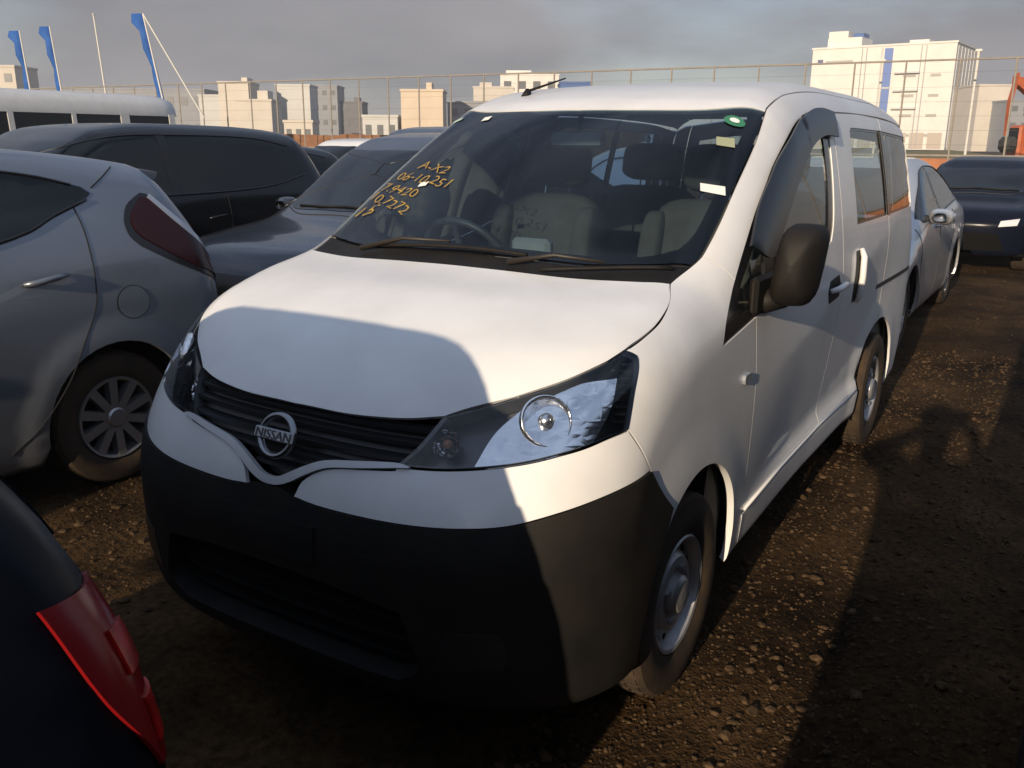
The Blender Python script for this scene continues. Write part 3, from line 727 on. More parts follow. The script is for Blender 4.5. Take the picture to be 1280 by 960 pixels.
# headlights
HT = HL; HOUT = [(.745, .514, 1.087), (.770, .528, 1.074), (.784, .511, 1.050), (.797, .459, .992), (.809, .409, .919)]
HB = [(.809, .409, .919), (.785, .353, .910), (.751, .293, .896), (.712, .244, .885), (.650, .189, .869), (.581, .144, .857), (.478, .098, .846), (.366, .066, .841)]
HI = [(.366, .066, .841), (.402, .102, .882), (.436, .166, .950)]
FAC = mat('faceted_reflector', (.80, .82, .85), .05, metal=1)
tt = FAC.node_tree; bb = tt.nodes['Principled BSDF']; tcx = tt.nodes.new('ShaderNodeTexCoord'); vv = tt.nodes.new('ShaderNodeTexVoronoi'); vv.inputs['Scale'].default_value = 60
vb = tt.nodes.new('ShaderNodeBump'); vb.inputs['Strength'].default_value = .6; vb.inputs['Distance'].default_value = .02
tt.links.new(tcx.outputs['Object'], vv.inputs['Vector']); tt.links.new(vv.outputs['Distance'], vb.inputs['Height']); tt.links.new(vb.outputs[0], bb.inputs['Normal'])
SATIN = mat('satin_reflector', (.88, .88, .88), .13, metal=1)
tt = SATIN.node_tree; bb = tt.nodes['Principled BSDF']; tcx = tt.nodes.new('ShaderNodeTexCoord'); mpx = tt.nodes.new('ShaderNodeMapping'); mpx.inputs['Scale'].default_value = (1, 1, 1.9); mpx.inputs['Rotation'].default_value = (.3, .2, .6)
wv = tt.nodes.new('ShaderNodeTexVoronoi'); wv.distance = 'CHEBYCHEV'; wv.inputs['Scale'].default_value = 20; wv.inputs['Randomness'].default_value = .7
vb = tt.nodes.new('ShaderNodeBump'); vb.inputs['Strength'].default_value = .20; vb.inputs['Distance'].default_value = .010
tt.links.new(tcx.outputs['Object'], mpx.inputs[0]); tt.links.new(mpx.outputs[0], wv.inputs['Vector']); tt.links.new(wv.outputs['Distance'], vb.inputs['Height']); tt.links.new(vb.outputs[0], bb.inputs['Normal'])
LAMPD = mat('lamp_housing_dark', (.085, .088, .095), .25, coat=.3)
for sg in (1, -1):
    hl = empty('headlight'); hl.parent = van
    f_ = (lambda cs: cs) if sg > 0 else mirror_c
    lens = [HT, HOUT, HB, HI]
    panel('lens', VF, 'cyl', f_(lens), LENS, hl, d=.02, off=.003, rim=.008, inset=.001)
    panel('lamp_housing', VF, 'cyl', f_(lens), LAMPD, hl, d=.03, off=-.075, rim=0, inset=-.004)
    # dark bezel around the lens edge
    cen = np.array([.62, .24, .95])
    ring = [[tuple(cen + (np.array(q_) - cen) * .945) for q_ in c] for c in lens]
    panel('lamp_bezel', VF, 'cyl', f_(lens), LAMPD, hl, d=.02, off=-.004, rim=.06, inset=.001, holes=[f_(ring)])
    # main reflector: chrome dish with bulb shield
    RF = [[(.540, .13, .855), (.600, .16, .860), (.690, .23, .880), (.758, .33, .905)], [(.758, .33, .905), (.768, .40, .97), (.752, .46, 1.04)], [(.752, .46, 1.04), (.69, .38, 1.035), (.62, .30, 1.00), (.590, .27, .985)], [(.590, .27, .985), (.555, .20, .93), (.540, .13, .855)]]
    panel('main_reflector', VF, 'cyl', f_(RF), SATIN, hl, d=.016, off=-.022, rim=.02, inset=0)
    ax = Vector((sg * .62, -.62, .35)).normalized(); cb = Vector((sg * .672, .262, .958)) - ax * .008; R = ax.to_track_quat('X', 'Z').to_matrix()
    b = MB(); b.lathe([(-.085, .012), (-.06, .036), (-.032, .052), (-.012, .058), (-.010, .062), (-.03, .064)], 32); b.v = [tuple(R @ Vector(q_) + cb - ax * .0) for q_ in b.v]; b.build('reflector_bowl', SATIN, hl, True)
    b = MB(); b.lathe([(-.06, .017), (-.010, .019), (-.002, .014), (.0, .001)], 16); b.v = [tuple(R @ Vector(q_) + cb) for q_ in b.v]; b.build('bulb_shield', CHROME, hl, True)
    b = MB(); R2 = Vector((sg * .35, -.85, .35)).normalized().to_track_quat('X', 'Z').to_matrix(); c2 = Vector((sg * .452, .150, .890))
    b.lathe([(-.05, .008), (-.03, .026), (-.008, .034), (-.002, .036)], 24); b.v = [tuple(R2 @ Vector(q_) + c2) for q_ in b.v]; b.build('indicator_reflector', FAC, hl, True)
    b = MB(); b.lathe([(-.045, .010), (-.022, .012), (-.014, .008), (-.012, .001)], 14); b.v = [tuple(R2 @ Vector(q_) + c2) for q_ in b.v]; b.build('indicator_bulb', mat('amber_bulb', (.45, .20, .08), .2), hl, True)
    b = MB()
    for k in range(9):
        t_ = k / 8; p_ = np.array([(.775 + .012 * (1 - t_), 1.055 - .115 * t_)])
        q_ = Vector((sg * (.762 + .030 * t_), .505 - .10 * t_, 1.058 - .118 * t_)); q_ -= Vector((sg * .8, -.5, .2)) * .012
        b.box(q_, (.030, .022, .005), M=Matrix.Rotation(sg * .7, 3, 'Z'))
    b.build('lamp_ribs', CHROME, hl)
# wheels and wells
for sg in (1, -1):
    wheel(van, sg * .748, .80, .303, .303, .165, 'steel', tilt=0)
    wheel(van, sg * .748, 3.525, .303, .303, .165, 'steel')
    well(van, .822, .325, .392, .815, .45, sg); well(van, 3.525, .31, .405, .80, .45, sg)
MB().box((0, 2.25, .265), (1.05, 4.0, .03)).build('underbody', DARK, van)
for sg in (1, -1): MB().box((sg * .60, 2.16, .262), (.24, 1.9, .028)).build('underbody_rail', DARK, van)
MB().box((0, .55, .30), (1.45, .5, .06)).build('undertray', DARK, van)
MB().box((0, .52, .62), (1.0, .04, .75)).build('bulkhead', DARK, van)
MB().box((0, .86, .72), (1.45, .04, .86)).build('firewall', DARK, van)
# mirrors
def door_mirror(sg, fold=0.):
    mr = empty('door_mirror'); mr.parent = van
    n = 20; v = []; f = []
    rows = [(-.088, .08), (-.084, .35), (-.074, .58), (-.055, .80), (-.02, .96), (.03, 1.0), (.065, .96), (.075, .90)]
    for (dy, s_) in rows:
        for k in range(n):
            a = 2 * math.pi * k / n; ca, sa = math.cos(a), math.sin(a)
            px_ = .068 * s_ * math.copysign(abs(ca)**.48, ca); pz_ = .130 * s_ * math.copysign(abs(sa)**.48, sa)
            px_ *= 1 - .14 * (pz_ / .138) * .0
            v.append((sg * (.934 + px_ + .018 * pz_ / .138), 1.345 + dy + .10 * px_, 1.222 + pz_) if not fold else (sg * (.885 - dy * .5), 1.44 + px_, 1.222 + pz_))
    nr_ = len(rows)
    for i in range(nr_ - 1):
        for k in range(n): f.append((i * n + k, i * n + (k + 1) % n, (i + 1) * n + (k + 1) % n, (i + 1) * n + k))
    f += [tuple(range(n)), tuple((nr_ - 1) * n + k for k in range(n))]
    o = mesh_obj('mirror_housing', v, f, BLACKP, mr, True); o.data.set_sharp_from_angle(angle=rad(50))
    vv_ = [((a[0] - sg * .940) * .9 + sg * .940, a[1] + .004, (a[2] - 1.222) * .92 + 1.222) for a in v[-n:]]
    if not fold: mesh_obj('mirror_glass', vv_, [tuple(range(n))], BRIGHT, mr)
    b = MB(); b.tube([(sg * .80, 1.33, 1.10), (sg * .85, 1.34, 1.105), (sg * (.90 - .03 * fold), 1.36, 1.12)], [.045, .038, .034], 10); b.build('mirror_arm', BLACKP, mr, True)
    b = MB().rbox((sg * .835, 1.33, 1.13), (.03, .20, .12), .012); b.build('mirror_base', BLACKP, mr)
door_mirror(1); door_mirror(-1, 1.0)
# handles, rail, repeater, lamps
for sg in (1, -1):
    panel('handle_recess', VF, 'side', [[(2.22, .965), (2.38, .975)], [(2.38, .975), (2.40, 1.02), (2.37, 1.065)], [(2.37, 1.065), (2.23, 1.055)], [(2.23, 1.055), (2.205, 1.01), (2.22, .965)]], BLACKP, van, d=.03, off=.003, rim=.004, inset=0, sign=sg)
    p_ = side_pts(VF, [(2.21, 1.018), (2.25, 1.025), (2.30, 1.027), (2.36, 1.028), (2.395, 1.022)], sg); p_[1:-1, 0] += sg * .034; p_[0, 0] += sg * .01; p_[-1, 0] += sg * .01
    MB().tube(p_, [.010, .014, .014, .014, .010], 8).build('door_handle', WHITE, van, True)
    panel('sliding_handle_recess', VF, 'side', [[(2.70, .90), (2.80, .90)], [(2.80, .90), (2.81, 1.0), (2.80, 1.13)], [(2.80, 1.13), (2.70, 1.13)], [(2.70, 1.13), (2.69, 1.0), (2.70, .90)]], BLACKP, van, d=.03, off=.002, rim=.004, inset=0, sign=sg)
    p_ = side_pts(VF, [(2.775, .895), (2.765, .93), (2.76, 1.01), (2.765, 1.10), (2.775, 1.135)], sg); p_[1:-1, 0] += sg * .020; p_[0, 0] += sg * .006; p_[-1, 0] += sg * .008
    MB().tube(p_, [.011, .015, .015, .015, .011], 8).build('sliding_handle', WHITE, van, True)
    panel('door_rail', VF, 'side', [[(3.30, .880), (4.26, .880)], [(4.26, .880), (4.26, .902)], [(4.26, .902), (3.30, .902)], [(3.30, .902), (3.30, .880)]], SEAM, van, d=.05, off=.002, rim=.003, inset=0, sign=sg)
    panel('side_repeater', VF, 'side', [[(1.165, .868), (1.215, .868)], [(1.215, .868), (1.222, .882), (1.215, .896)], [(1.215, .896), (1.165, .896)], [(1.165, .896), (1.158, .882), (1.165, .868)]], CLEAR, van, d=.012, off=.010, rim=.012, inset=0, sign=sg)
    panel('tail_lamp', VF, 'cylr', [[(sg * .74, 4.33, .70), (sg * .775, 4.28, .70)], [(sg * .775, 4.28, .70), (sg * .775, 4.30, .95), (sg * .74, 4.28, 1.15)], [(sg * .74, 4.28, 1.15), (sg * .70, 4.33, 1.15)], [(sg * .70, 4.33, 1.15), (sg * .74, 4.33, .95), (sg * .74, 4.33, .70)]], REDL, van, d=.03, off=.006, rim=.008, inset=0)
# tailgate
tg = [[(0, 4.4, .42), (.60, 4.4, .42), (.70, 4.38, .48)], [(.70, 4.38, .48), (.70, 4.35, .95), (.66, 4.33, 1.25), (.58, 4.28, 1.70)], [(.58, 4.28, 1.70), (.3, 4.3, 1.735), (0, 4.3, 1.74)]]
tgw = [[(0, 4.3, 1.15), (.54, 4.3, 1.16), (.585, 4.3, 1.2)], [(.585, 4.3, 1.2), (.52, 4.3, 1.60)], [(.52, 4.3, 1.60), (.3, 4.3, 1.63), (0, 4.3, 1.64)]]
def both(ch): return ch + [[(-q_[0], q_[1], q_[2]) for q_ in reversed(c)] for c in reversed(ch)]
panel('tailgate', VF, 'cylr', both(tg), WHITE, van, d=.05, holes=[both(tgw)])
panel('tailgate_glass', VF, 'cylr', both(tgw), SIDEG, van, d=.08, off=-.004, rim=0, inset=-.004)
rq = [[(.70, 4.38, .48), (.70, 4.35, .95), (.66, 4.33, 1.25), (.58, 4.28, 1.70)], [(.58, 4.28, 1.70), (.66, 4.26, 1.69)], [tuple(q_) for q_ in sp([(4.255, 1.665), (4.30, 1.35), (4.325, 1.0), (4.30, .40), (4.22, .25)])], [tuple(q_) for q_ in sp([(4.22, .25)])] + [(.70, 4.38, .30), (.70, 4.38, .48)]]
panel('rear_corner', VF, 'cylr', rq, WHITE, van, d=.04); panel('rear_corner', VF, 'cylr', mirror_c([[tuple(q_) for q_ in c] for c in rq]), WHITE, van, d=.04)
panel('rear_bumper', VF, 'cylr', both([[(0, 4.4, .25), (.70, 4.38, .26)], [(.70, 4.38, .26), (.70, 4.38, .42)], [(.70, 4.38, .42), (0, 4.4, .415)]]), BLACKP, van, d=.05)
# linings, so that the cabin is dark trim inside
panel('headliner', VF, 'top', sym([[(0, 1.66), (.35, 1.70), (.60, 1.85)], [(.60, 1.85), (.60, 4.2)], [(.60, 4.2), (0, 4.22)]]), INTERL, van, d=.12, off=-.035, rim=0)
for sg in (1, -1):
    panel('door_trim', VF, 'side', [[(.95, .30), (4.2, .30)], [(4.2, .30), (4.2, 1.20)], [(4.2, 1.20), (2.3, 1.19), (1.1, 1.02)], [(1.1, 1.02), (.95, .30)]], INTER, van, d=.14, off=-.05, rim=0, sign=sg)
    panel('pillar_trim', VF, 'side', [[(2.40, 1.20), (2.68, 1.20)], [(2.68, 1.20), (2.70, 1.68)], [(2.70, 1.68), (2.45, 1.68)], [(2.45, 1.68), (2.40, 1.20)]], INTERL, van, d=.1, off=-.03, rim=0, sign=sg)
MB().box((0, 2.5, .45), (1.5, 3.5, .03)).build('cabin_floor', INTER, van)
# dashboard: lofted shelf
def dashboard():
    v = []; f = []; xs = np.linspace(-.70, .70, 15)
    for x in xs:
        hump = .055 * math.exp(-((x + .37) / .17)**2)
        v += [(x, .90 + .13 * (x / .7)**2, 1.185), (x, 1.00 + .12 * (x / .7)**2, 1.195 + hump * .4), (x, 1.18, 1.185 + hump), (x, 1.27, 1.155 + hump * .8), (x, 1.30, 1.08), (x, 1.24, .92), (x, 1.20, .70), (x, .95, .62)]
    for i in range(len(xs) - 1):
        for j in range(7): f.append((8 * i + j, 8 * i + j + 1, 8 * i + 9 + j, 8 * i + 8 + j))
    mesh_obj('dashboard', v, f, INTER, van, True)
    MB().rbox((0, 1.285, 1.02), (.30, .06, .36), .02).build('centre_console', INTERL, van)
    MB().rbox((.02, 1.262, 1.20), (.16, .05, .12), .015).build('dash_display', INTERL, van)
    for x in (.12, .38): 
        pass
    b = MB().box((.30, 1.06, 1.212), (.24, .035, .004), rz=.1); b.build('dash_note', PAPER, van)
    b = MB().box((.33, 1.00, 1.212), (.22, .05, .004), rz=-.12); b.build('dash_note', PAPER, van)
dashboard()
def seat(x, y, w=.50, back=.62):
    s_ = empty('seat'); s_.parent = van
    MB().sbox((x, y, .72), (w, .52, .20)).build('seat_cushion', SEATM, s_, True)
    R = Matrix.Rotation(rad(-14), 3, 'X'); c = Vector((x, y + .30, 1.06))
    MB().sbox(c, (w, .18, back), M=R).build('backrest', SEATM, s_, True)
    for k in (-1, 1): MB().sbox(c + R @ Vector((k * w * .42, -.03, -.02)), (.10, .22, back * .86), M=R).build('side_bolster', SEATM, s_, True)
    MB().sbox(c + R @ Vector((0, 0, back / 2 + .13)), (w * .56, .12, .19), M=R).build('headrest', SEATM, s_, True)
    b = MB()
    for k in (-1, 1): b.tube([c + R @ Vector((k * .06, 0, back / 2 - .02)), c + R @ Vector((k * .06, 0, back / 2 + .08))], .007, 6)
    b.build('headrest_post', CHROME, s_)
seat(-.37, 1.75); seat(.37, 1.75); seat(-.36, 2.75, .60); seat(.30, 2.75, .62)
def steering():
    st = empty('steering_wheel'); st.parent = van
    R = Matrix.Rotation(rad(-58), 3, 'X'); c = Vector((-.37, 1.42, 1.14)); b = MB()
    ring = [c + R @ Vector((.185 * math.cos(a), .185 * math.sin(a), 0)) for a in np.linspace(0, 2 * math.pi, 33)]
    b.tube(ring, .015, 8, cap=False); b.build('wheel_ring', mat('steering_rim', (.06, .06, .06), .45), st, True)
    b = MB(); b.rbox(c - R @ Vector((0, 0, .03)), (.13, .11, .05), .02, M=R)
    for a in (0, math.pi, -math.pi / 2): b.tube([c - R @ Vector((0, 0, .03)), c + R @ Vector((.18 * math.cos(a), .18 * math.sin(a), 0))], .012, 6)
    b.build('wheel_hub', INTER, st)
steering()
b = MB().rbox((.0, 1.62, 1.60), (.235, .035, .062), .014); b.build('interior_mirror', INTER, van)
b = MB().rbox((.0, 1.602, 1.60), (.21, .004, .045), .001); b.build('interior_mirror_back', INTERL, van)
MB().tube([(0, 1.63, 1.62), (0, 1.645, 1.70)], .010, 6).build('mirror_stem', INTER, van)
for sg in (1, -1): MB().rbox((sg * .36, 1.78, 1.71), (.42, .17, .022), .01, M=Matrix.Rotation(rad(22), 3, 'X')).build('sun_visor', INTERL, van)
# wipers
def wiper(x0, y0, x1, y1, xe, ye):
    wp = empty('wiper'); wp.parent = van; pj = Proj(VF, 'top')
    a, b_, c = pj.cast(np.array([(x0, y0), (x1, y1), (xe, ye)]))
    a = a + (0, 0, .012); b_ = b_ + (0, -.004, .025)
    mm_ = (a + b_) / 2 + (0, -.005, .022)
    MB().tube([a, mm_, b_], [.010, .007, .005], 6).build('wiper_arm', SUN_BROWN, wp, True)
    e0 = pj.cast(np.array([(x1 + (x1 - xe), y1 + (y1 - ye))]))[0]; ts = np.linspace(0, 1, 9)
    q_ = pj.cast(np.array([(e0[0] + (xe - e0[0]) * k, e0[1] + (ye - e0[1]) * k) for k in ts])); q_ = q_ + grad(VF, q_) * .010
    MB().tube(q_, .007, 6).build('wiper_blade', BLACKP, wp, True)
wiper(.20, .815, .50, .880, .68, .955)
wiper(-.42, .850, -.05, .868, .24, .868)
# roof aerial
ar = Proj(VF, 'top').cast(np.array([(-.38, 1.86)]))[0]
aer = empty('roof_aerial'); aer.parent = van
MB().tube([ar - (0, 0, .01), ar + (0.0, .02, .022)], [.022, .013], 10).build('aerial_base', BLACKP, aer, True)
MB().tube([ar + (0, .015, .018), ar + (.02, .30, .085)], [.006, .003], 6).build('aerial_rod', BLACKP, aer, True)
# stickers on the glass and the yellow handwriting
def decal(name, x, y, w, h, m_, round_=False, rot=0., off=.0035):
    pj = Proj(VF, 'top'); n = 20
    if round_: P = np.array([(w / 2 * math.cos(2 * math.pi * k / n), h / 2 * math.sin(2 * math.pi * k / n)) for k in range(n)])
    else: P = np.array([(-w / 2, -h / 2), (w / 2, -h / 2), (w / 2, h / 2), (-w / 2, h / 2)])
    P = P @ np.array([[math.cos(rot), math.sin(rot)], [-math.sin(rot), math.cos(rot)]]) + (x, y)
    p_ = pj.cast(P); p_ = p_ + grad(VF, p_) * off
    return mesh_obj(name, p_, [tuple(range(len(P)))], m_, van)
decal('inspection_sticker', .594, 1.652, .075, .058, GREEN, True); decal('sticker_centre', .594, 1.654, .035, .026, PAPER, True, off=.0045)
decal('paper_label', .610, 1.530, .060, .045, mat('sticker_pale_yellow', (.30, .32, .20), .6), rot=.4); decal('paper_label', .655, 1.312, .078, .034, PAPER, rot=.42)
decal('sensor_label', -.588, 1.665, .045, .022, mat('sticker_pale_green', (.45, .55, .45), .6)); decal('sensor_label', -.405, 1.605, .035, .03, PAPER); decal('paper_label', -.418, 1.205, .038, .022, PAPER)
def glass_text(s, x0, y0, x1, y1, h, shear=.15):
    v, f = text_geo(s, 1.0, shear, -.006); v[:, 0] -= v[:, 0].min(); v[:, 0] /= v[:, 0].max()
    # jitter like handwriting
    a = np.array([x0, y0]); d_ = np.array([x1 - x0, y1 - y0]); upd = np.array([.12, 1.0])
    wob = .08 * np.sin(v[:, 0] * 17 + len(s)) 
    P = a + v[:, :1] * d_ + (v[:, 1:2] + wob[:, None]) * upd * h
    p_ = Proj(VF, 'top').cast(P); p_ = p_ + grad(VF, p_) * .004
    mesh_obj('handwriting', p_, f, YELLOW, van)
glass_text('A-X2', -.535, 1.322, -.350, 1.245, .052)
glass_text('06-10.251', -.605, 1.275, -.285, 1.165, .058)
glass_text('7.9420', -.640, 1.222, -.410, 1.130, .058)
glass_text('10.7272', -.655, 1.175, -.385, 1.040, .062)
glass_text('15', -.650, 1.080, -.560, 1.075, .070)

# ------------------------------------------------------------------ other vehicles
TRIM = mat('window_trim_black', (.008, .008, .009), .3)
def car(name, S, paint, loc, rz=0., d=.07, wheels='alloy5', dlo=(), ws=None, rwin=None, extras=(), seams=(), handles=(), mirrors=None, ww=.20, label='', cat='car', group=None, glassm=None, well_in=.42, trim=None):
    """S: CarShape; dlo: list of side outlines (y,z); ws / rwin: windscreen and rear window outlines as right-hand chains in plan / rear view"""
    root = empty(name, loc, rz); tag(root, label, cat, group)
    gm = glassm or DGLASS; ax = S.axles; r = S.rw
    pj = Proj(S, 'cap')
    s0, s1 = S.ya - .8 * (math.pi / 2 - .03), S.yb + .8 * (math.pi / 2 - .03); t0, t1 = rad(-68) * .8, rad(248) * .8
    outer = np.vstack([curve([(s0, t0), (s1, t0)], d), curve([(s1, t0), (s1, t1)], d), curve([(s1, t1), (s0, t1)], d), curve([(s0, t1), (s0, t0)], d)])
    holes = []
    for yc in ax:
        A = arc(yc, r + .01, r + .055, rad(188), rad(-8), 22)
        p_ = Proj(S, 'side').cast(np.array(A)); q_ = pj.to2(p_)
        h = np.vstack([q_, [(q_[-1][0], t0 - .1)], [(q_[0][0], t0 - .1)]])
        holes.append(h); h2 = h.copy(); h2[:, 1] = math.pi * .8 - h2[:, 1]; holes.append(h2)
    v2, T = fill(outer, holes, d)
    p = pj.cast(v2); nr = grad(S, p)
    link(bpy.data.objects.new('body', surf_mesh('body', p, nr, T, paint, .02)), root)
    for c in dlo:
        panel('side_window', S, 'side', c, gm, root, d=d, off=.004, rim=.004, inset=0, pair=True)
    for c in dlo:
        ys = [q_[0] for k_ in c for q_ in k_]; ym = min(ys) + (max(ys) - min(ys)) * .47
        up_ = np.vstack([curve(k_, .05) for k_ in c[:1]]); lo_ = curve(c[-1], .05)
        zt_ = float(np.interp(ym, up_[:, 0], up_[:, 1])); o_ = np.argsort(lo_[:, 0]); zl_ = float(np.interp(ym, lo_[o_, 0], lo_[o_, 1]))
        panel('door_pillar', S, 'side', [[(ym - .045, zl_), (ym + .045, zl_)], [(ym + .045, zl_), (ym + .035, zt_)], [(ym + .035, zt_), (ym - .055, zt_)], [(ym - .055, zt_), (ym - .045, zl_)]], TRIM, root, d=d, off=.007, rim=.004, inset=0, pair=True)
        for sg in (1, -1):
            p_ = side_pts(S, lo_, sg); p_[:, 0] += sg * .006
            MB().tube(p_, .008, 5).build('belt_moulding', TRIM if trim is None else trim, root, True)
            p_ = side_pts(S, up_, sg); p_[:, 0] += sg * .005
            MB().tube(p_, .007, 5).build('window_seal', TRIM, root, True)
    if ws:
        fr_ = ws[0]; ex_ = ws[0][-1][0]
        hb = Proj(S, 'top').cast(np.vstack([curve([(-ex_ + .02, ws[0][-1][1] - .05), (-.4, ws[0][0][1] - .03), (0, ws[0][0][1] - .05), (.4, ws[0][0][1] - .03), (ex_ - .02, ws[0][-1][1] - .05)], .06)]))
        MB().tube(hb + (0, 0, .001), .005, 4).build('bonnet_seam', SEAM, root)
        for sg in (1, -1):
            e_ = Proj(S, 'top').cast(np.vstack([curve([(sg * (ex_ - .02), ws[0][-1][1] - .05), (sg * (ex_ + .01), .75), (sg * (ex_ - .04), .35)], .06)]))
            MB().tube(e_ + (0, 0, .001), .004, 4).build('bonnet_seam', SEAM, root)
        for x0, x1 in ((-.50, .02), (.02, .50)):
            e_ = Proj(S, 'top').cast(np.array([(x0, ws[0][0][1] + .05 + .15 * x0**2), ((x0 + x1) / 2, ws[0][0][1] + .05), (x1, ws[0][0][1] + .05 + .15 * x1**2)])); e_ = e_ + grad(S, e_) * .012
            MB().tube(e_, .008, 5).build('wiper', BLACKP, root, True)
    if ws: panel('windscreen', S, 'top', sym(ws), gm, root, d=d, off=.004, rim=.004, inset=0)
    if rwin: panel('rear_window', S, 'back', sym(rwin), gm, root, d=d, off=.004, rim=.004, inset=0)
    for (nm, kind, cs, m_, off, pair) in extras:
        panel(nm, S, kind, cs, m_, root, d=min(d, .035), off=off, rim=.006, inset=0, pair=pair)
    for sl_ in seams:
        for sg in (1, -1):
            q_ = curve(sl_, .04); q_ = np.vstack([q_, [sl_[-1]]]); p_ = side_pts(S, q_, sg); p_[:, 0] += sg * .0005
            MB().tube(p_, .0035, 4).build('door_seam', SEAM, root)
    for hd in handles:
        for sg in (1, -1):
            p_ = side_pts(S, [(hd[0] - .10, hd[1] - .004), (hd[0] - .06, hd[1]), (hd[0] + .04, hd[1] + .012), (hd[0] + .10, hd[1] + .016)], sg); p_[1:-1, 0] += sg * .030; p_[0, 0] += sg * .005; p_[-1, 0] += sg * .008
            MB().tube(p_, [.009, .014, .014, .010], 8).build('door_handle', paint, root, True)
    if mirrors:
        for sg in (1, -1):
            my, mz, mx = mirrors; mo = empty('door_mirror'); mo.parent = root
            b = MB(); n = 14
            prof = [(-.07, .5), (-.05, .8), (0, 1), (.04, .97), (.06, .9)]
            v = []; f = []
            for (dy, s_) in prof:
                for k in range(n):
                    a = 2 * math.pi * k / n; ca, sa = math.cos(a), math.sin(a)
                    v.append((sg * (mx + .10 + .10 * s_ * math.copysign(abs(ca)**.7, ca)), my + dy, mz + .068 * s_ * math.copysign(abs(sa)**.7, sa)))
            for i in range(len(prof) - 1):
                for k in range(n): f.append((i * n + k, i * n + (k + 1) % n, (i + 1) * n + (k + 1) % n, (i + 1) * n + k))
            f += [tuple(range(n)), tuple((len(prof) - 1) * n + k for k in range(n))]
            mesh_obj('mirror_housing', v, f, paint, mo, True)
            MB().tube([(sg * (mx - .05), my + .02, mz - .06), (sg * (mx + .06), my, mz - .03)], .02, 8).build('mirror_arm', BLACKP, mo, True)
    for yc in ax:
        for sg in (1, -1):
            wx = S.Ws(r) - .02 - ww / 2
            wheel(root, sg * float(wx), yc, r, r, ww, wheels)
            well(root, yc, r + .01, r + .058, float(S.Ws(r)) - .015, well_in, sg)
    MB().box((0, S.L / 2, S.zb + .03), (well_in * 2, S.L - .5, .04)).build('underbody', DARK, root)
    for y0, y1 in ((.25, ax[0] - r - .08), (ax[0] + r + .08, ax[1] - r - .08), (ax[1] + r + .08, S.L - .25)):
        MB().box((0, (y0 + y1) / 2, S.zb + .028), (S.hw * 1.8, y1 - y0, .03)).build('underbody', DARK, root)
    return root
def paint(name, c, metal=.4, rough=.32, noise=.06): return mat(name, c, rough, metal=metal, coat=.7, noise=noise, nscale=3)
SILVER = paint('silver_blue_paint', (.19, .21, .24), .6, .36)
SILVER2 = paint('pale_silver_paint', (.50, .52, .55), .5, .32)
NAVYP = paint('dark_grey_blue_paint', (.030, .034, .045), .35, .25)
BLACKC = mat('black_car_paint', (.006, .007, .010), .20, spec=.35, coat=.25)
BLUEB = mat('deep_blue_paint', (.004, .006, .014), .25, spec=.16)
WHITEC = paint('plain_white_paint', (.72, .72, .70), 0, .35)
PEARL = paint('grey_pearl_paint', (.17, .18, .20), .6, .3)

# silver hatchback beside the van
S1 = CarShape(4.52, [(-.1, .50), (0, .68), (.15, .80), (.6, .95), (1.0, 1.03), (1.1, 1.07), (1.95, 1.47), (2.25, 1.55), (2.7, 1.575), (3.3, 1.56), (3.8, 1.515), (4.10, 1.465), (4.20, 1.42), (4.30, 1.30), (4.50, 1.02)],
              [(.1, .2), (.3, .05), (.55, .0), (.8, .12)], [(.2, 4.34), (.45, 4.48), (.7, 4.51), (.9, 4.49), (1.1, 4.42), (1.3, 4.30), (1.5, 4.18)],
              [(.15, .82), (.35, .862), (.6, .880), (.85, .875), (1.0, .850), (1.12, .81), (1.56, .59)], .88, axles=(.95, 3.65), rw=.312, pr=.24, pf=.25, ks=.12, ke=.09, zb=.17)
silver = car('hatchback', S1, SILVER, (-2.90, -2.70, 0), d=.045, wheels='alloy10', ww=.20,
    dlo=[[[(1.20, 1.05), (1.7, 1.30), (2.2, 1.445), (2.6, 1.485), (3.1, 1.475), (3.45, 1.435), (3.68, 1.375)], [(3.68, 1.375), (3.715, 1.345), (3.68, 1.322)], [(3.68, 1.322), (3.50, 1.262), (3.29, 1.185), (2.7, 1.08), (2.2, 1.05), (1.20, 1.02)]]],
    ws=[[(0, 1.14), (.45, 1.18), (.66, 1.30)], [(.66, 1.30), (.56, 1.92)], [(.56, 1.92), (.3, 1.88), (0, 1.87)]],
    extras=[('tail_lamp', 'side', [[(3.945, 1.30), (3.895, 1.26), (3.865, 1.21), (3.87, 1.17), (3.90, 1.135)], [(3.90, 1.135), (3.99, 1.075), (4.12, 1.00), (4.335, .90)], [(4.33, .885), (4.36, .93), (4.24, 1.06), (4.10, 1.20), (4.00, 1.31)], [(4.00, 1.31), (3.93, 1.325)]], REDD, .010, True)],
    seams=[[(3.61, 1.29), (3.615, 1.15), (3.575, .87), (3.48, .70), (3.386, .54), (3.25, .38), (3.12, .28)], [(2.42, 1.06), (2.44, .6), (2.42, .26)], [(3.73, 1.37), (3.84, 1.43), (3.90, 1.46)]],
    handles=[(3.37, 1.0), (2.2, .97)], mirrors=(1.35, 1.06, .84), label='silver hatchback parked close beside the white van, tail lamp towards the dark crossover')
panel('tail_lamp_surround', S1, 'side', [[(3.945, 1.325), (3.875, 1.285), (3.832, 1.215), (3.835, 1.15), (3.878, 1.10)], [(3.878, 1.10), (3.98, 1.042), (4.11, .975), (4.34, .875)], [(4.34, .865), (4.375, .93), (4.25, 1.07), (4.11, 1.21), (4.01, 1.33)], [(4.01, 1.33), (3.94, 1.345)]], FRIT, silver, d=.03, off=.004, rim=.004, inset=0, pair=True)
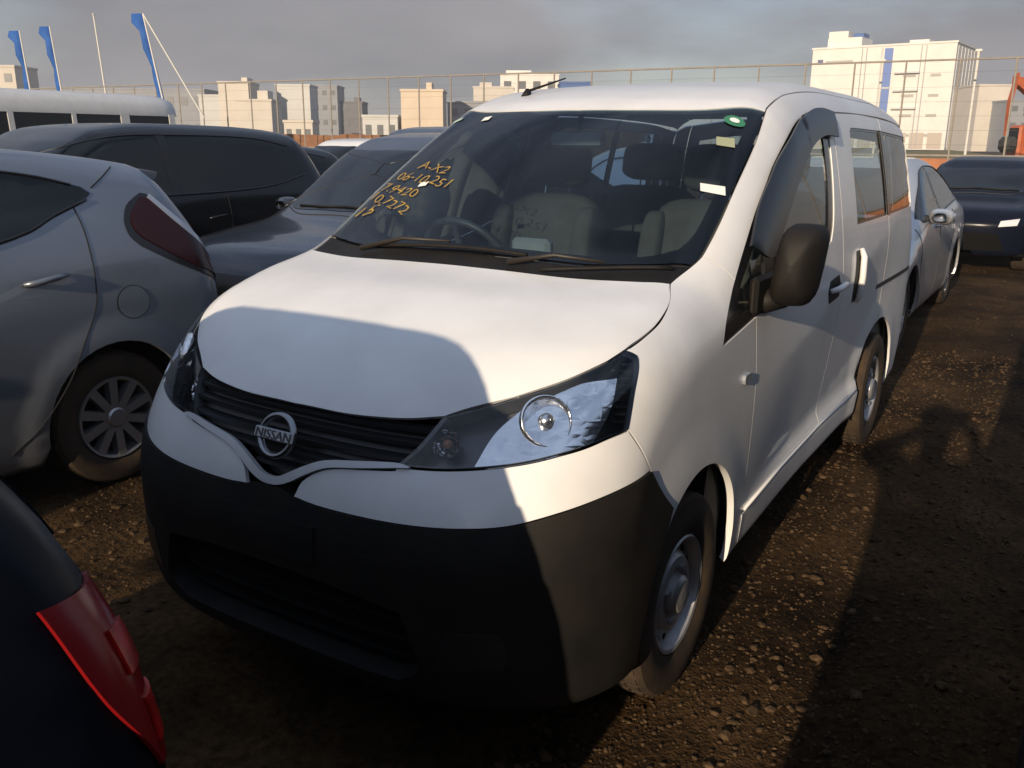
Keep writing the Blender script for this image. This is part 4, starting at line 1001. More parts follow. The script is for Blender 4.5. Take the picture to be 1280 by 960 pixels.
panel('fuel_flap_seam', S1, 'side', [[(3.765 + .088 * math.cos(a), .855 + .078 * math.sin(a)) for a in np.linspace(0, 2 * math.pi, 25)[:-1]] + [(3.853, .855)]], SEAM, silver, d=.02, off=.0015, rim=0, inset=0, pair=True)
panel('fuel_flap', S1, 'side', [[(3.765 + .084 * math.cos(a), .855 + .074 * math.sin(a)) for a in np.linspace(0, 2 * math.pi, 25)[:-1]] + [(3.849, .855)]], SILVER, silver, d=.02, off=.003, rim=0, inset=0, pair=True)
panel('tail_lamp_trim', S1, 'side', [[(4.00, 1.313), (4.10, 1.203), (4.24, 1.063), (4.36, .932)], [(4.36, .932), (4.38, .945), (4.26, 1.08), (4.12, 1.22), (4.02, 1.328)], [(4.02, 1.328), (4.00, 1.313)]], CLEAR, silver, d=.02, off=.012, rim=.006, inset=0, pair=True)
spv = [(x, 4.22 + dy - .08 * (x / .6)**2, 1.468 + dz - .02 * (x / .6)**2) for x in np.linspace(-.58, .58, 13) for dy, dz in ((-.30, .012), (.03, -.020), (.015, -.055), (-.30, -.06))]
mesh_obj('spoiler', spv, [(4 * i + j, 4 * i + (j + 1) % 4, 4 * i + 4 + (j + 1) % 4, 4 * i + 4 + j) for i in range(12) for j in range(4)] + [(0, 1, 2, 3), (48, 49, 50, 51)], SILVER, silver, False)

# dark saloon-like crossover facing the camera behind the hatchback
HATCH = dict(yf=[(.1, .18), (.3, .04), (.55, .0), (.75, .05), (.95, .25)], pr=.15, pf=.22)
def suv(L, H, hw, cowl=1.02, hood=.92, wsend=1.75, zb=.22, rw=.34, nose=.75):
    return CarShape(L, [(-.1, nose - .2), (0, nose), (.15, hood - .06), (.5, hood), (1.0, cowl - .03), (1.12, cowl + .02), (wsend, H - .13), (wsend + .25, H - .04), (wsend + .8, H), (L - 1.2, H - .01), (L - .5, H - .07), (L - .2, H - .15), (L, H - .5)],
                    [(.1, .2), (.3, .04), (.6, 0), (hood - .1, .08), (hood + .15, .4)], [(.2, L - .1), (.5, L), (.9, L - .02), (1.1, L - .08), (H, L - .42)],
                    [(.15, hw - .06), (.4, hw - .01), (.7, hw), (cowl - .05, hw - .03), (cowl + .08, hw - .07), (H, hw - .24)], hw, axles=(.88, L - .92), rw=rw, zb=zb, pf=.24, pr=.14, ks=.16)
def suv_parts(L, H, hw, cowl=1.02, wsend=1.75, lamp=CLEAR, hood=.92):
    y0, b = 1.28, cowl + .02
    return dict(
        dlo=[[[(y0, b), (1.7, H - .26), (wsend + .3, H - .12), (wsend + 1.0, H - .10), (L - 1.1, H - .12), (L - .62, H - .20)], [(L - .62, H - .20), (L - .50, b + .14)], [(L - .50, b + .14), (L - 1.2, b + .03), (2.0, b), (y0, b - .02)]]],
        ws=[[(0, 1.15), (.5, 1.20), (hw - .16, 1.34)], [(hw - .16, 1.34), (hw - .27, wsend + .02)], [(hw - .27, wsend + .02), (.3, wsend - .04), (0, wsend - .05)]],
        extras=[('headlight', 'front', [[(hw - .34, hood - .24), (hw - .10, hood - .20)], [(hw - .10, hood - .20), (hw - .08, hood - .09)], [(hw - .08, hood - .09), (hw - .34, hood - .16)], [(hw - .34, hood - .16), (hw - .34, hood - .24)]], lamp, .006, True),
                ('grille', 'front', [[(-.40, .58), (.40, .58)], [(.40, .58), (.46, hood - .22)], [(.46, hood - .22), (-.46, hood - .22)], [(-.46, hood - .22), (-.40, .58)]], GRILLE, .005, False),
                ('lower_grille', 'front', [[(-.55, .30), (.55, .30)], [(.55, .30), (.5, .46)], [(.5, .46), (-.5, .46)], [(-.5, .46), (-.55, .30)]], GRILLE, .005, False),
                ('tail_lamp', 'back', [[(hw - .28, .85), (hw - .12, .85)], [(hw - .12, .85), (hw - .14, 1.05)], [(hw - .14, 1.05), (hw - .28, 1.0)], [(hw - .28, 1.0), (hw - .28, .85)]], REDL, .006, True)],
        mirrors=(1.5, cowl + .03, hw - .04), seams=[[(1.28, cowl - .02), (1.30, .6), (1.32, .3)], [(2.30, cowl), (2.32, .6), (2.30, .3)], [(3.2, cowl), (3.2, .8), (3.05, .6), (2.98, .3)]], handles=[(2.15, .9), (3.05, .92)])
A = suv(4.40, 1.66, .88, wsend=1.95); 
car('saloon_car', A, NAVYP, (-3.22, 2.60, 0), d=.06, wheels='alloy10', trim=CHROME, label='dark grey crossover nosing up beside the white van, behind the silver hatchback', **suv_parts(4.40, 1.66, .88, wsend=1.95))
B_ = suv(4.75, 1.72, .90, cowl=1.10, hood=1.0, wsend=1.9)
car('estate_car', B_, BLACKC, (-5.75, .90, 0), d=.07, wheels='alloy5', label='glossy black tall estate car standing beyond the silver hatchback', **suv_parts(4.75, 1.72, .90, cowl=1.10, wsend=1.9, hood=1.0))
C_ = suv(4.3, 1.52, .85, wsend=1.8)
C2_ = suv(4.3, 1.62, .85, wsend=1.8)
car('parked_car', C2_, WHITEC, (-11.6, 10.9, 0), d=.09, label='white car far beyond the dark crossover windscreen pillar', **suv_parts(4.3, 1.52, .85, wsend=1.8))
D_ = suv(4.5, 1.79, .87, wsend=1.75, cowl=1.15, hood=1.05)
car('parked_car', D_, NAVYP, (-6.5, 7.1, 0), d=.09, label='dark car with pale windscreen behind the dark crossover roof', **suv_parts(4.5, 1.79, .87, wsend=1.75, cowl=1.15, hood=1.05))
car('parked_car', C_, BLACKC, (-8.9, 5.2, 0), d=.09, label='black low car beyond the black estate car, its roof just showing', **suv_parts(4.3, 1.52, .85, wsend=1.8))
# silver saloon behind the van, dark blue car behind that
E_ = CarShape(4.5, [(-.1, .5), (0, .66), (.2, .76), (.7, .88), (1.2, .98), (1.3, 1.02), (2.1, 1.40), (2.4, 1.46), (2.9, 1.47), (3.3, 1.42), (3.8, 1.18), (4.0, 1.08), (4.3, 1.04), (4.5, .95)],
              [(.1, .2), (.3, .04), (.6, 0), (.85, .15)], [(.2, 4.4), (.5, 4.5), (.8, 4.49), (1.1, 4.42)], [(.15, .80), (.4, .845), (.7, .85), (.95, .82), (1.05, .77), (1.46, .58)], .85, axles=(.9, 3.5), rw=.31, zb=.19)
sd = suv_parts(4.3, 1.47, .85, cowl=.98, wsend=2.1, hood=.88)
sd['dlo'] = [[[(1.45, 1.0), (1.9, 1.22), (2.3, 1.37), (2.8, 1.39), (3.2, 1.33), (3.6, 1.16)], [(3.6, 1.16), (3.6, 1.05)], [(3.6, 1.05), (2.5, 1.0), (1.45, .97)]]]
sd['ws'] = [[(0, 1.30), (.5, 1.36), (.66, 1.46)], [(.66, 1.46), (.54, 2.1)], [(.54, 2.1), (.3, 2.04), (0, 2.03)]]
sd['mirrors'] = (1.75, 1.0, .80)
car('saloon_car', E_, SILVER2, (-.26, 5.15, 0), d=.06, wheels='alloy10', label='silver saloon parked directly behind the white van', **sd)
fp = suv_parts(4.2, 1.42, .79, wsend=1.75, hood=.86, cowl=.95)
fp['extras'] = [('headlight', 'front', [[(.40, .60), (.60, .62)], [(.60, .62), (.62, .70)], [(.62, .70), (.42, .67)], [(.42, .67), (.40, .60)]], mat('lamp_bright', (.8, .8, .78), .15, metal=.4), .006, True), ('lower_grille', 'front', [[(-.5, .30), (.5, .30)], [(.5, .30), (.4, .52)], [(.4, .52), (-.4, .52)], [(-.4, .52), (-.5, .30)]], DARK, .005, False)] + fp['extras'][3:]
F_ = suv(4.2, 1.42, .79, wsend=1.75, hood=.86, cowl=.95)
car('parked_car', F_, BLUEB, (.36, 11.2, 0), d=.07, label='dark blue car with small lamps behind the silver saloon', **fp)
# car in front of the van, tail towards it
G_ = CarShape(4.0, [(-.1, .5), (0, .68), (.2, .80), (.7, .95), (1.0, 1.0), (1.1, 1.05), (1.9, 1.46), (2.2, 1.53), (2.7, 1.58), (3.3, 1.575), (3.62, 1.53), (3.75, 1.42), (4.05, 1.05)],
              [(.1, .2), (.3, .04), (.6, 0), (.9, .2)], [(.2, 3.92), (.45, 3.99), (.75, 4.0), (.95, 3.98), (1.1, 3.93), (1.3, 3.80), (1.5, 3.62), (1.6, 3.52)],
              [(.15, .80), (.45, .85), (.66, .865), (.85, .845), (.98, .80), (1.2, .70), (1.38, .62), (1.55, .53)], .86, axles=(.8, 3.35), rw=.29, pr=.16, ks=.14, ke=.09, zb=.18, taper=.03)
gp_ = suv_parts(4.0, 1.55, .86)
gp_['dlo'] = [[[(1.25, 1.05), (1.7, 1.33), (2.1, 1.45), (3.0, 1.46), (3.5, 1.40)], [(3.5, 1.40), (3.55, 1.15)], [(3.55, 1.15), (2.5, 1.06), (1.25, 1.03)]]]
gp_['extras'] = gp_['extras'][:3]
front = car('hatchback', G_, mat('dull_black_paint', (.004, .005, .008), .35, spec=.10), (.03, -4.78, 0), d=.05, rwin=[[(0, 1.08), (.45, 1.08), (.58, 1.10)], [(.58, 1.10), (.48, 1.42)], [(.48, 1.42), (0, 1.44)]], label='black hatchback with a red tail lamp, its tail towards the van bonnet', **gp_)
for sg in (1, -1):
    lam = empty('tail_lamp'); lam.parent = front
    panel('tail_lamp_lens', G_, 'cylr', [[(sg * .69, 3.95, .84), (sg * .79, 3.85, .86)], [(sg * .79, 3.85, .86), (sg * .785, 3.80, .97), (sg * .735, 3.76, 1.09)], [(sg * .735, 3.76, 1.09), (sg * .68, 3.90, 1.07)], [(sg * .68, 3.90, 1.07), (sg * .70, 3.92, .96), (sg * .69, 3.95, .84)]], mat('lamp_lens_maroon', (.17, .006, .007), .2, spec=.3), lam, d=.02, off=.005, rim=.006, inset=0)
    for zz, x0, x1 in ((.875, .715, .775), (.965, .715, .768)):
        panel('lamp_segment', G_, 'cylr', [[(sg * x0, 3.9, zz), (sg * x1, 3.85, zz + .01)], [(sg * x1, 3.85, zz + .01), (sg * (x1 - .012), 3.85, zz + .065)], [(sg * (x1 - .012), 3.85, zz + .065), (sg * x0, 3.9, zz + .05)], [(sg * x0, 3.9, zz + .05), (sg * x0, 3.9, zz)]], REDL, lam, d=.02, off=.009, rim=.004, inset=0)
I_ = suv(4.6, 1.74, .90, wsend=1.8)
car('parked_car', I_, PEARL, (-2.45, -8.0, 0), d=.10, label='grey pearl tall car standing ahead of the silver hatchback', **suv_parts(4.6, 1.74, .90, wsend=1.8))
# tall vehicle parked along the other side of the gap, just out of the picture
H_ = suv(4.6, 1.86, .86, cowl=1.12, hood=1.0, wsend=1.7)
hp = suv_parts(4.6, 1.86, .86, cowl=1.12, hood=1.0, wsend=1.7); hp['mirrors'] = None; hp['handles'] = []
car('minivan', H_, BLACKC, (2.565, -2.45, 0), d=.09, label='tall black minivan parked along the gravel strip beside the white van', cat='van', **hp)

# microbus beyond the cars
def bus():
    r_ = empty('microbus', (-18.2, 6.3, 0)); tag(r_, 'white microbus with a row of large windows beyond the parked cars', 'bus')
    BW = mat('bus_white', (.60, .60, .58), .4, coat=.3, noise=.08)
    L, w = 7.0, 1.03
    prof = [(w - .02, .45), (w, .9), (w, 1.25), (w - .03, 1.42)]
    roofp = [(w - .09, 2.14), (w - .13, 2.32), (w - .25, 2.48), (w - .55, 2.58), (0, 2.62)]
    def loft(sec, name, y0, y1, nose=0.):
        full = sec + [(-x, z) for x, z in reversed(sec) if x > 0]
        v = []; ys = [y0, y0 + .12, y0 + .5, y1 - .9, y1 - .35, y1 - .1, y1]; sc = [.9, .97, 1, 1, .985, .93, .84]
        for y, s_ in zip(ys, sc): v += [(x * (1 if name != 'roof' else 1) * (1 - (1 - s_) * .4), y, z if z < 2.1 else 2.1 + (z - 2.1) * s_) for x, z in full]
        n = len(full); f = [(i * n + k, i * n + k + 1, (i + 1) * n + k + 1, (i + 1) * n + k) for i in range(len(ys) - 1) for k in range(n - 1)]
        f += [tuple(range(n)), tuple((len(ys) - 1) * n + k for k in range(n))]
        return mesh_obj(name, v, f, BW, r_, True)
    loft([(w - .06, .42)] + prof, 'lower_body', 0, L)
    loft([(w - .088, 2.10)] + roofp[:-1], 'roof', 0, L)
    v = []
    for y in (0.1, L - .12): v += [(w - .05, y, 1.42), (w - .11, y - (.1 if y > 3 else -.1), 2.12), (-w + .11, y - (.1 if y > 3 else -.1), 2.12), (-w + .05, y, 1.42)]
    mesh_obj('window_band', v, [(0, 1, 5, 4), (3, 2, 6, 7), (0, 1, 2, 3), (4, 5, 6, 7)], DGLASS, r_)
    for y, ww_ in ((.15, .18), (1.5, .12), (2.9, .12), (4.3, .10), (5.55, .22), (6.82, .16)):
        for sg in (1, -1): MB().add([(sg * (w - .03), y - ww_ / 2, 1.40), (sg * (w - .03), y + ww_ / 2, 1.40), (sg * (w - .088), y + ww_ / 2, 2.14), (sg * (w - .088), y - ww_ / 2, 2.14), (sg * (w - .08), y - ww_ / 2, 1.40), (sg * (w - .08), y + ww_ / 2, 1.40), (sg * (w - .14), y + ww_ / 2, 2.14), (sg * (w - .14), y - ww_ / 2, 2.14)], [(0, 1, 2, 3), (4, 5, 6, 7), (0, 4, 7, 3), (1, 5, 6, 2)]).build('window_post', BW, r_)
    for y in (1.2, 5.3):
        for sg in (1, -1): wheel(r_, sg * .93, y, .38, .38, .2, 'steel')
bus()
# low dark car roofs in front of the bus are covered by the estate car

# ------------------------------------------------------------------ fence
def fence():
    r_ = empty('fence', (-25, 33.9, 0)); tag(r_, 'tall thin wire fence on closely spaced posts along the far edge of the lot', 'fence')
    PM = mat('galvanised_post', (.30, .27, .23), .6, metal=.3, noise=.2, nscale=3)
    a = Vector((-70, 30.6, 0)) - r_.location; b_ = Vector((13, 36.5, 0)) - r_.location; L = (b_ - a).length; n = int(L / 1.75)
    me = None
    for i in range(n + 1):
        p_ = a.lerp(b_, i / n)
        if me is None:
            o = MB().tube([(0, 0, 0), (0, 0, 4.5)], .036, 6).build('post', PM, r_); me = o.data
        else: o = link(bpy.data.objects.new('post', me), r_)
        o.location = p_
    for z, rr in ((4.48, .035), (1.18, .04), (.06, .03)):
        MB().tube([a + Vector((0, 0, z)), b_ + Vector((0, 0, z))], rr, 6).build('rail', PM, r_)
    WM = mat('fence_wire', (.22, .20, .18), .6, metal=.4); d_ = (b_ - a).normalized(); w_ = MB()
    for k in range(1, 9): w_.tube([a + Vector((0, -.03, .06 + k * .5)), b_ + Vector((0, -.03, .06 + k * .5))], .004, 3)
    o = w_.build('fence_wires', WM, r_); o['kind'] = 'stuff'
fence()

# ------------------------------------------------------------------ buildings
def bmat(nm, c): return mat('wall_' + nm, c, .8, noise=.08, nscale=.25)
CREAM = bmat('cream', (.52, .48, .42)); TAN = bmat('tan', (.56, .47, .36)); GREYB = bmat('grey', (.24, .25, .27)); PALE = bmat('pale', (.50, .50, .48)); WHB = bmat('white', (.66, .64, .60)); DKB = bmat('dark', (.14, .14, .15)); BLUB = bmat('blue', (.06, .12, .30))
WINM = mat('far_window', (.12, .125, .13), .3, spec=.4)
FW = Vector((-.5333, .8459, 0)); RT = Vector((.8459, .5333, 0))
def building(name, c, w, h, depth, m_, label, rows=3, cols=5, roofbox=None, turn=0., group=None, strip=None, win=True):
    r_ = empty(name, (c[0], c[1], 0), math.atan2(RT.y, RT.x) + turn); tag(r_, label, 'building', group)
    MB().box((0, depth / 2, h / 2), (w, depth, h)).build('wall', m_, r_)
    MB().box((0, depth / 2, h + .2), (w + .3, depth + .3, .4)).build('parapet', m_, r_)
    if roofbox:
        for (x, bw, bh) in roofbox: MB().box((x, depth * .4, h + .4 + bh / 2), (bw, depth * .5, bh)).build('roof_housing', m_, r_)
    if win:
        for i in range(rows):
            z = h * (i + .6) / rows
            for j in range(cols):
                x = -w / 2 + w * (j + .5) / cols
                MB().box((x, -.02, z), (w / cols * .5, .12, h / rows * .32)).build('window', WINM, r_)
    return r_
building('apartment_block', (-103.1, 133.4), 7.6, 10.1, 9, TAN, 'plain tan block with one small roof tower beyond the fence', 2, 2, [(1.2, 1.0, 1.2)], win=False)
building('workshop', (-103.2, 150.6), 11, 8.7, 9, GREYB, 'low grey shed against the tan block', 2, 4)
building('office_block', (-125.2, 190.4), 9.9, 14.0, 12, CREAM, 'cream block with a stepped roof behind the grey shed', 3, 3, [(-2, 3, 1.0)], win=False)
building('office_block', (-133.4, 220.7), 16.1, 19.0, 12, WHB, 'white wide block rising just over the van roof aerial', 3, 4, [(-3, 7, 1.0)])
building('shed', (-93.9, 174.7), 6.5, 13.4, 12, BLUB, 'small blue shed seen over the van roof', 1, 2, win=False)
building('apartment_block', (-147.6, 129.0), 6.1, 12.4, 8, CREAM, 'cream tower with a roof tank beside the pale slab', 4, 2, [(2, 1.2, .8)], win=False)
building('apartment_block', (-136.6, 124.1), 6.8, 8.6, 8, CREAM, 'lower cream stepped block joining the cream tower', 2, 3, [(1.5, 2, 1.6)], win=False)
building('apartment_block', (-144.8, 142.6), 7.2, 12.5, 8, PALE, 'pale slab with a bright blank upper wall', win=False)
building('office_tower', (-167.3, 175.7), 6.6, 14.6, 10, GREYB, 'flat grey tower between the pale slab and a dark block', 4, 3)
building('office_block', (-141.2, 156.7), 4.9, 9.5, 8, DKB, 'small dark block with a notched roof', 3, 2, [(1, 1, .9)])
building('shed', (-109.6, 129.3), 6.4, 5.6, 6, PALE, 'low pale green roofed shed before the tan block', 1, 3)
building('shed', (-107.7, 106.9), 4.6, 4.2, 5, CREAM, 'low cream shed under the pale slab', 1, 3)
building('apartment_block', (-176.1, 146.5), 5.0, 11.2, 8, PALE, 'narrow pale block before the long grey depot', win=False)
building('depot', (-228.9, 160.5), 46, 14.5, 14, GREYB, 'long grey depot far behind the microbus', 2, 12)
building('apartment_block', (-188.5, 103.4), 9, 15.2, 9, CREAM, 'cream block with small windows behind the blue banner', 3, 3)
building('depot', (-106.4, 285.0), 80, 6.4, 14, GREYB, 'long low grey depot behind the van roof', 1, 16)
# big white distribution warehouse
def warehouse():
    r_ = empty('warehouse', (-52.3, 272.6, 0), math.atan2(RT.y, RT.x) + rad(-37)); tag(r_, 'large white distribution warehouse with a blue stripe and stepped roof', 'building')
    w, h, dp = 38.0, 27.2, 30
    MB().box((0, dp / 2, h / 2), (w, dp, h)).build('wall', WHB, r_)
    MB().box((0, dp / 2, h + .25), (w + .5, dp + .5, .5)).build('parapet', WHB, r_)
    MB().box((-10.6, 6, h + .5 + 1.2), (9.4, 10, 2.4)).build('roof_step', WHB, r_)
    MB().box((-12.6, 5.4, h + 2.9 + .9), (5.4, 8, 1.8)).build('stair_head', WHB, r_)
    MB().box((-7.5, 5.4, h + 2.9 + .5), (2.8, 5, 1.4)).build('roof_plant', BLUB, r_)
    MB().box((9, 6, h + .9), (5, 8, 1.0)).build('roof_step', WHB, r_)
    SB = mat('warehouse_blue', (.10, .17, .42), .6)
    MB().box((2.0, -.06, h * .52), (2.2, .16, h * .92)).build('blue_stripe', SB, r_)
    MB().box((2.0, -.10, h * .60), (2.6, .2, .5)).build('stripe_band', PALE, r_)
    for x in (-5.1, -3.9, 10.4, 11.6): MB().box((x, -.08, h * .5), (.22, .2, h * .98)).build('downpipe', mat('pipe_grey', (.3, .3, .33), .6), r_)
    MB().box((0.2, -.05, h * .5), (.5, .14, h * .98)).build('wall_recess', PALE, r_)
    LG = mat('warehouse_logo', (.08, .10, .20), .6)
    MB().box((-16.6, -.07, h - 3.4), (1.5, .18, 1.3)).build('logo', LG, r_)
    for k in range(9): MB().box((-14.7 + k * .85, -.06, h - 3.4), (.7, .16, .45)).build('sign_letter', mat('sign_grey', (.35, .34, .34), .7), r_)
    for i in range(5):
        z = h * (.90 - i * .19)
        for x, ww in ((8.0, 3.2), (14.6, 2.6)):
            if i: MB().box((x, -.05, z), (ww, .14, .7)).build('window', mat('louvre_grey', (.33, .32, .30), .6), r_)
    for k in range(3): MB().box((7.4, -.5, h * (.74 - .17 * k)), (6.4, 1.0, .5)).build('canopy', PALE, r_)
    # shaded end wall with ribs and the loading level
    for k in range(7): MB().box((w / 2 + .06, 2 + k * 4, h * .5), (.2, .4, h * .96)).build('wall_rib', PALE, r_)
    for k in range(8): MB().box((-16 + k * 4.6, -.06, 2.4), (3.6, .18, 4.2)).build('loading_door', mat('door_tan', (.42, .36, .30), .7), r_)
warehouse()
building('warehouse_annex', (-19.6, 233.5), 7.4, 14.1, 12, CREAM, 'narrow cream annex right of the white warehouse', 3, 2, win=False)
building('shed', (-13.8, 228.5), 5, 10.5, 12, GREYB, 'grey ribbed shed beside the cream annex', 3, 2)
# grass bank and orange boards behind the fence
def bank():
    b = MB(); v = []; xs = np.linspace(-70, 60, 60)
    for x in xs: v += [(x, 58, -.05), (x, 62, 1.0 + .25 * math.sin(x * .7)), (x, 66, 1.1 + .2 * math.sin(x * .4)), (x, 72, -.05)]
    f = [(4 * i + j, 4 * i + j + 1, 4 * i + 5 + j, 4 * i + 4 + j) for i in range(len(xs) - 1) for j in range(3)]
    o = mesh_obj('grass_bank', v, f, mat('dry_grass', (.10, .105, .045), .95, noise=.5, nscale=1.2, col2=(.15, .11, .06)), None, True); o['kind'] = 'structure'
bank()
ORB = mat('orange_board', (.34, .115, .035), .6, noise=.2, nscale=2); BRB = mat('rusty_board', (.20, .095, .045), .8, noise=.3, nscale=2)
def hoarding(a, b_, n, h, z0, m_, label):
    a, b_ = Vector(a), Vector(b_); r_ = empty('hoarding', a); tag(r_, label, 'hoarding'); dr = (b_ - a) / n; an = math.atan2(dr.y, dr.x)
    for i in range(n): MB().box(dr * (i + .5) + Vector((0, .02 * (i % 2), z0 + h / 2)), (dr.length - .03, .05, h * (1 - .06 * (i % 3))), rz=an).build('panel', m_, r_)
hoarding((-8.5, 40.5, 0), (9, 41.8, 0), 10, .75, .30, ORB, 'orange site hoarding along the fence behind the dark blue car')
hoarding((-46, 38.2, 0), (-30.5, 39.2, 0), 9, 1.15, .75, BRB, 'rusty brown hoarding behind the microbus front')
# orange excavator
def excavator():
    r_ = empty('excavator', (-.45, 48.2, 0), rad(-50)); r_.scale = (.88, .88, .88); tag(r_, 'orange excavator with folded boom standing behind the fence', 'excavator')
    OR = mat('excavator_orange', (.40, .10, .035), .45, coat=.2, noise=.25, nscale=1.5); DK = mat('excavator_track', (.03, .03, .03), .8)
    for sg in (1, -1):
        b = MB(); b.rbox((sg * 1.05, 0, .45), (.5, 3.4, .8), .25); b.build('track', DK, r_)
    MB().lathe([(.85, .7), (1.05, .7)], 20, axis='z').build('turntable', DK, r_)
    MB().rbox((.2, .5, 1.6), (2.3, 2.4, 1.1), .15).build('house', OR, r_)
    MB().rbox((-.75, -.7, 1.95), (.95, 1.3, 1.7), .12).build('cab', OR, r_)
    MB().box((-.75, -1.36, 2.15), (.75, .03, 1.0)).build('cab_window', DGLASS, r_); MB().box((-1.235, -.7, 2.2), (.02, .95, .85)).build('cab_window', DGLASS, r_)
    def beam(pts, name, w):
        v = []; f = []
        for (y, z, t_) in pts: v += [(-w, y, z - t_), (w, y, z - t_), (w, y, z + t_), (-w, y, z + t_)]
        for i in range(len(pts) - 1):
            for j in range(4): f.append((4 * i + j, 4 * i + (j + 1) % 4, 4 * i + 4 + (j + 1) % 4, 4 * i + 4 + j))
        o = mesh_obj(name, v, f + [(0, 1, 2, 3), tuple(range(len(v) - 4, len(v)))], OR, r_); o.location.x = .2; return o
    beam([(-.6, 1.7, .24), (-1.2, 3.4, .34), (-1.6, 4.6, .34), (-2.4, 5.0, .2)], 'boom', .22)
    beam([(-2.3, 5.2, .16), (-2.55, 3.8, .24), (-2.5, 2.4, .16)], 'arm', .17)
    MB().rbox((.2, -2.3, 1.8), (.8, .8, .8), .2).build('bucket', DK, r_)
    MB().tube([(.2, -.9, 1.9), (.2, -1.6, 3.4)], .07, 8).build('hydraulic_ram', BRIGHT, r_)
    MB().rbox((-.2, -.72, 1.35), (.5, .1, .5), .04).build('side_panel', WHITEC, r_)
excavator()

# ------------------------------------------------------------------ banners and poles
BAN = mat('banner_blue', (.012, .085, .32), .8, noise=.15, nscale=3)
POLE = mat('pole_pale', (.55, .54, .50), .5)
def banner(x, y, h, fl, lean, label, stay=False):
    r_ = empty('banner', (x, y, 0)); tag(r_, label, 'banner', None)
    top = Vector((lean * RT.x, lean * RT.y, h))
    MB().tube([(0, 0, 0), top], [.045, .03], 8).build('pole', POLE, r_)
    n = 16; v = []; f = []
    for i in range(n + 1):
        t_ = i / n; p_ = top.lerp(Vector((0, 0, h * .12)), t_ * fl); w = (.50 if t_ < .12 else .32 - .16 * t_) * (1 + .12 * math.sin(i * 1.9))
        for s_, k in ((0, 0), (.5, 1), (1, 0)):
            q_ = p_ - RT * (w * s_) + FW * (.12 * math.sin(i * .9 + s_ * 2) * s_ * (1 - .3 * k)); v.append(q_)
    for i in range(n):
        for j in range(2): f.append((3 * i + j, 3 * i + j + 1, 3 * i + 4 + j, 3 * i + 3 + j))
    o = mesh_obj('flag', v, f, BAN, r_, True)
    md = o.modifiers.new('s', 'SOLIDIFY'); md.thickness = .01
    if stay: MB().tube([top, top + RT * 2.1 + Vector((0, 0, -h * .62))], .035, 6).build('stay', POLE, r_)
banner(-36.9, 21.5, 5.9, .75, -.35, 'short furled blue banner farthest from the stayed pole, behind the microbus')
banner(-37.6, 23.4, 6.3, .85, -.45, 'blue banner on a thin pole between another banner and a bare white pole')
banner(-30.2, 23.3, 6.35, .95, -.95, 'tall blue banner on a dark pole with a pale slanting stay', True)
pl = empty('flagpole', (-52.2, 35.5, 0)); tag(pl, 'bare white flagpole between two blue banners', 'pole')
MB().tube([(0, 0, 0), (-.4, -.25, 9.0)], [.07, .045], 8).build('pole', POLE, pl); MB().rbox((-.4, -.25, 9.04), (.14, .14, .1), .03).build('pole_cap', POLE, pl)
# street light masts by the warehouse
for x, y, h, lb in ((-2.6, 37.6, 4.95, 'taller thin grey mast behind the fence at the warehouse corner'), (-5.9, 37.4, 4.7, 'shorter thin grey mast behind the fence before the warehouse wall')):
    s_ = empty('lamp_mast', (x, y, 0)); tag(s_, lb, 'mast', 'masts behind the fence')
    MB().tube([(0, 0, 0), (0, 0, h)], .05, 8).build('mast', POLE, s_); MB().rbox((0, 0, h), (.25, .12, .1), .03).build('lamp_head', POLE, s_)

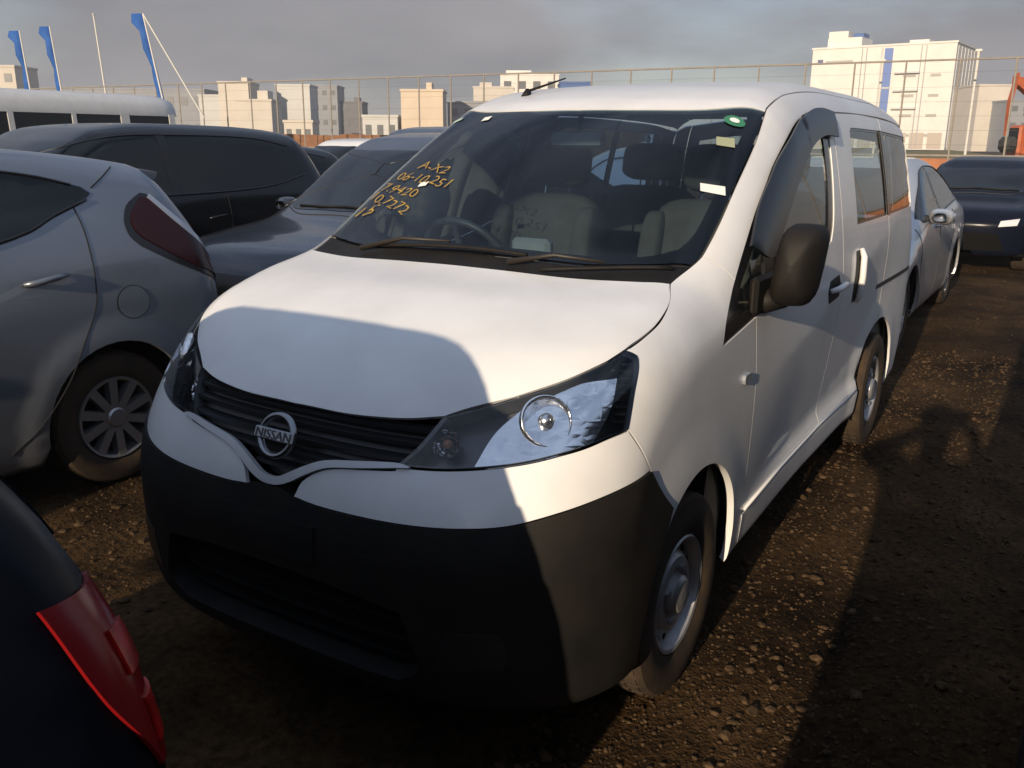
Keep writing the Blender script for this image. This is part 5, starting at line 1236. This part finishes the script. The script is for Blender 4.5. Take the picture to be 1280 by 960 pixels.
# ------------------------------------------------------------------ the photographer, standing behind the lens with raised arms
def person():
    r_ = empty('person', (1.61, -1.88, 0)); tag(r_, 'person in dark jacket standing with both arms raised to hold a small camera', 'person')
    J = {'pel': (0, 0, .93), 'ch': (0, .02, 1.22), 'nk': (0, .03, 1.47), 'hd': (0, .06, 1.56), 'ht': (0, .05, 1.70),
         'ls': (-.19, .02, 1.40), 'le': (-.33, .17, 1.36), 'lw': (-.05, .29, 1.53), 'lh': (-.02, .32, 1.57),
         'rs': (.17, .02, 1.40), 're': (.22, .16, 1.22), 'rw': (.175, .30, 1.53), 'rh': (.13, .33, 1.57),
         'lk': (-.13, .03, .50), 'la': (-.14, -.02, .09), 'lt': (-.15, .16, .045), 'lp': (-.09, 0, .88), 'rp': (.06, 0, .88), 'rk': (.04, .03, .50), 'ra': (.02, -.02, .09), 'rt': (.03, .16, .045)}
    E = [('pel', 'ch'), ('ch', 'nk'), ('nk', 'hd'), ('hd', 'ht'), ('ch', 'ls'), ('ls', 'le'), ('le', 'lw'), ('lw', 'lh'), ('ch', 'rs'), ('rs', 're'), ('re', 'rw'), ('rw', 'rh'), ('pel', 'lp'), ('lp', 'lk'), ('lk', 'la'), ('la', 'lt'), ('pel', 'rp'), ('rp', 'rk'), ('rk', 'ra'), ('ra', 'rt')]
    Rr = {'pel': .19, 'ch': .195, 'nk': .065, 'hd': .095, 'ht': .075, 'ls': .085, 'le': .058, 'lw': .036, 'lh': .04, 'rs': .085, 're': .058, 'rw': .036, 'rh': .04, 'lp': .135, 'rp': .135, 'lk': .11, 'la': .085, 'lt': .05, 'rk': .10, 'ra': .085, 'rt': .04}
    ks = list(J); me = bpy.data.meshes.new('body'); me.from_pydata([J[k] for k in ks], [(ks.index(a), ks.index(b)) for a, b in E], []); me.update()
    o = link(bpy.data.objects.new('body', me), r_)
    sk = o.modifiers.new('skin', 'SKIN'); sk.use_smooth_shade = True
    for i, k in enumerate(ks): me.skin_vertices[0].data[i].radius = (Rr[k], Rr[k] * .85)
    me.skin_vertices[0].data[0].use_root = True
    ss = o.modifiers.new('sub', 'SUBSURF'); ss.levels = 2; ss.render_levels = 2
    me.materials.append(mat('dark_jacket', (.03, .032, .04), .9))
    for hx, base in ((-1, J['lh']), (1, J['rh'])):
        for k in range(5):
            b0 = Vector(base) + Vector((0, 0, .035 - .018 * k)); fm = MB()
            d_ = -hx
            fm.tube([b0, b0 + Vector((d_ * .028, .018, .004)), b0 + Vector((d_ * .05, .012, 0)), b0 + Vector((d_ * .062, -.004, -.002))], [.009, .009, .008, .006], 7)
            fm.build('finger', mat('skin', (.45, .28, .20), .6), r_, True)
    b = MB(); b.lathe([(-.11, .02), (-.08, .085), (0, .108), (.07, .095), (.105, .05), (.118, .001)], 18, axis='z', c=(0, .03, 1.64)); b.build('hair', mat('dark_hair', (.012, .010, .009), .7), r_, True)
    c = CAM - fwd * .05; R = Matrix((r2, u2, -fwd)).transposed()
    cm = empty('camera_body', c); tag(cm, 'small black compact camera held up in front of the photographer', 'camera')
    MB().rbox((0, 0, 0), (.105, .06, .024), .006, M=R).build('case', BLACKP, cm)
    b = MB(); b.lathe([(0, .026), (.012, .026), (.012, .018)], 20, axis='z'); b.v = [tuple(R @ Vector((q_[0], q_[1], -q_[2] - .012))) for q_ in b.v]; b.build('lens_barrel', BLACKP, cm)
person()

# ------------------------------------------------------------------ thin haze over the yard, fading the far blocks
def haze():
    x0, x1, y0, y1, z0, z1 = -910, 910, -910, 910, -1.2, 33
    HM = bpy.data.materials.new('haze_air'); HM.use_nodes = True; t_ = HM.node_tree; t_.nodes.clear()
    o_ = t_.nodes.new('ShaderNodeOutputMaterial'); v_ = t_.nodes.new('ShaderNodeVolumePrincipled')
    v_.inputs['Color'].default_value = (.80, .82, .86, 1); v_.inputs['Density'].default_value = .00085; v_.inputs['Anisotropy'].default_value = .1
    t_.links.new(v_.outputs[0], o_.inputs['Volume'])
    o = MB().box(((x0 + x1) / 2, (y0 + y1) / 2, (z0 + z1) / 2), (x1 - x0, y1 - y0, z1 - z0)).build('haze', HM)
    tag(o, 'thin pale haze hanging over the lot and the far blocks', 'haze', kind='stuff')
haze()
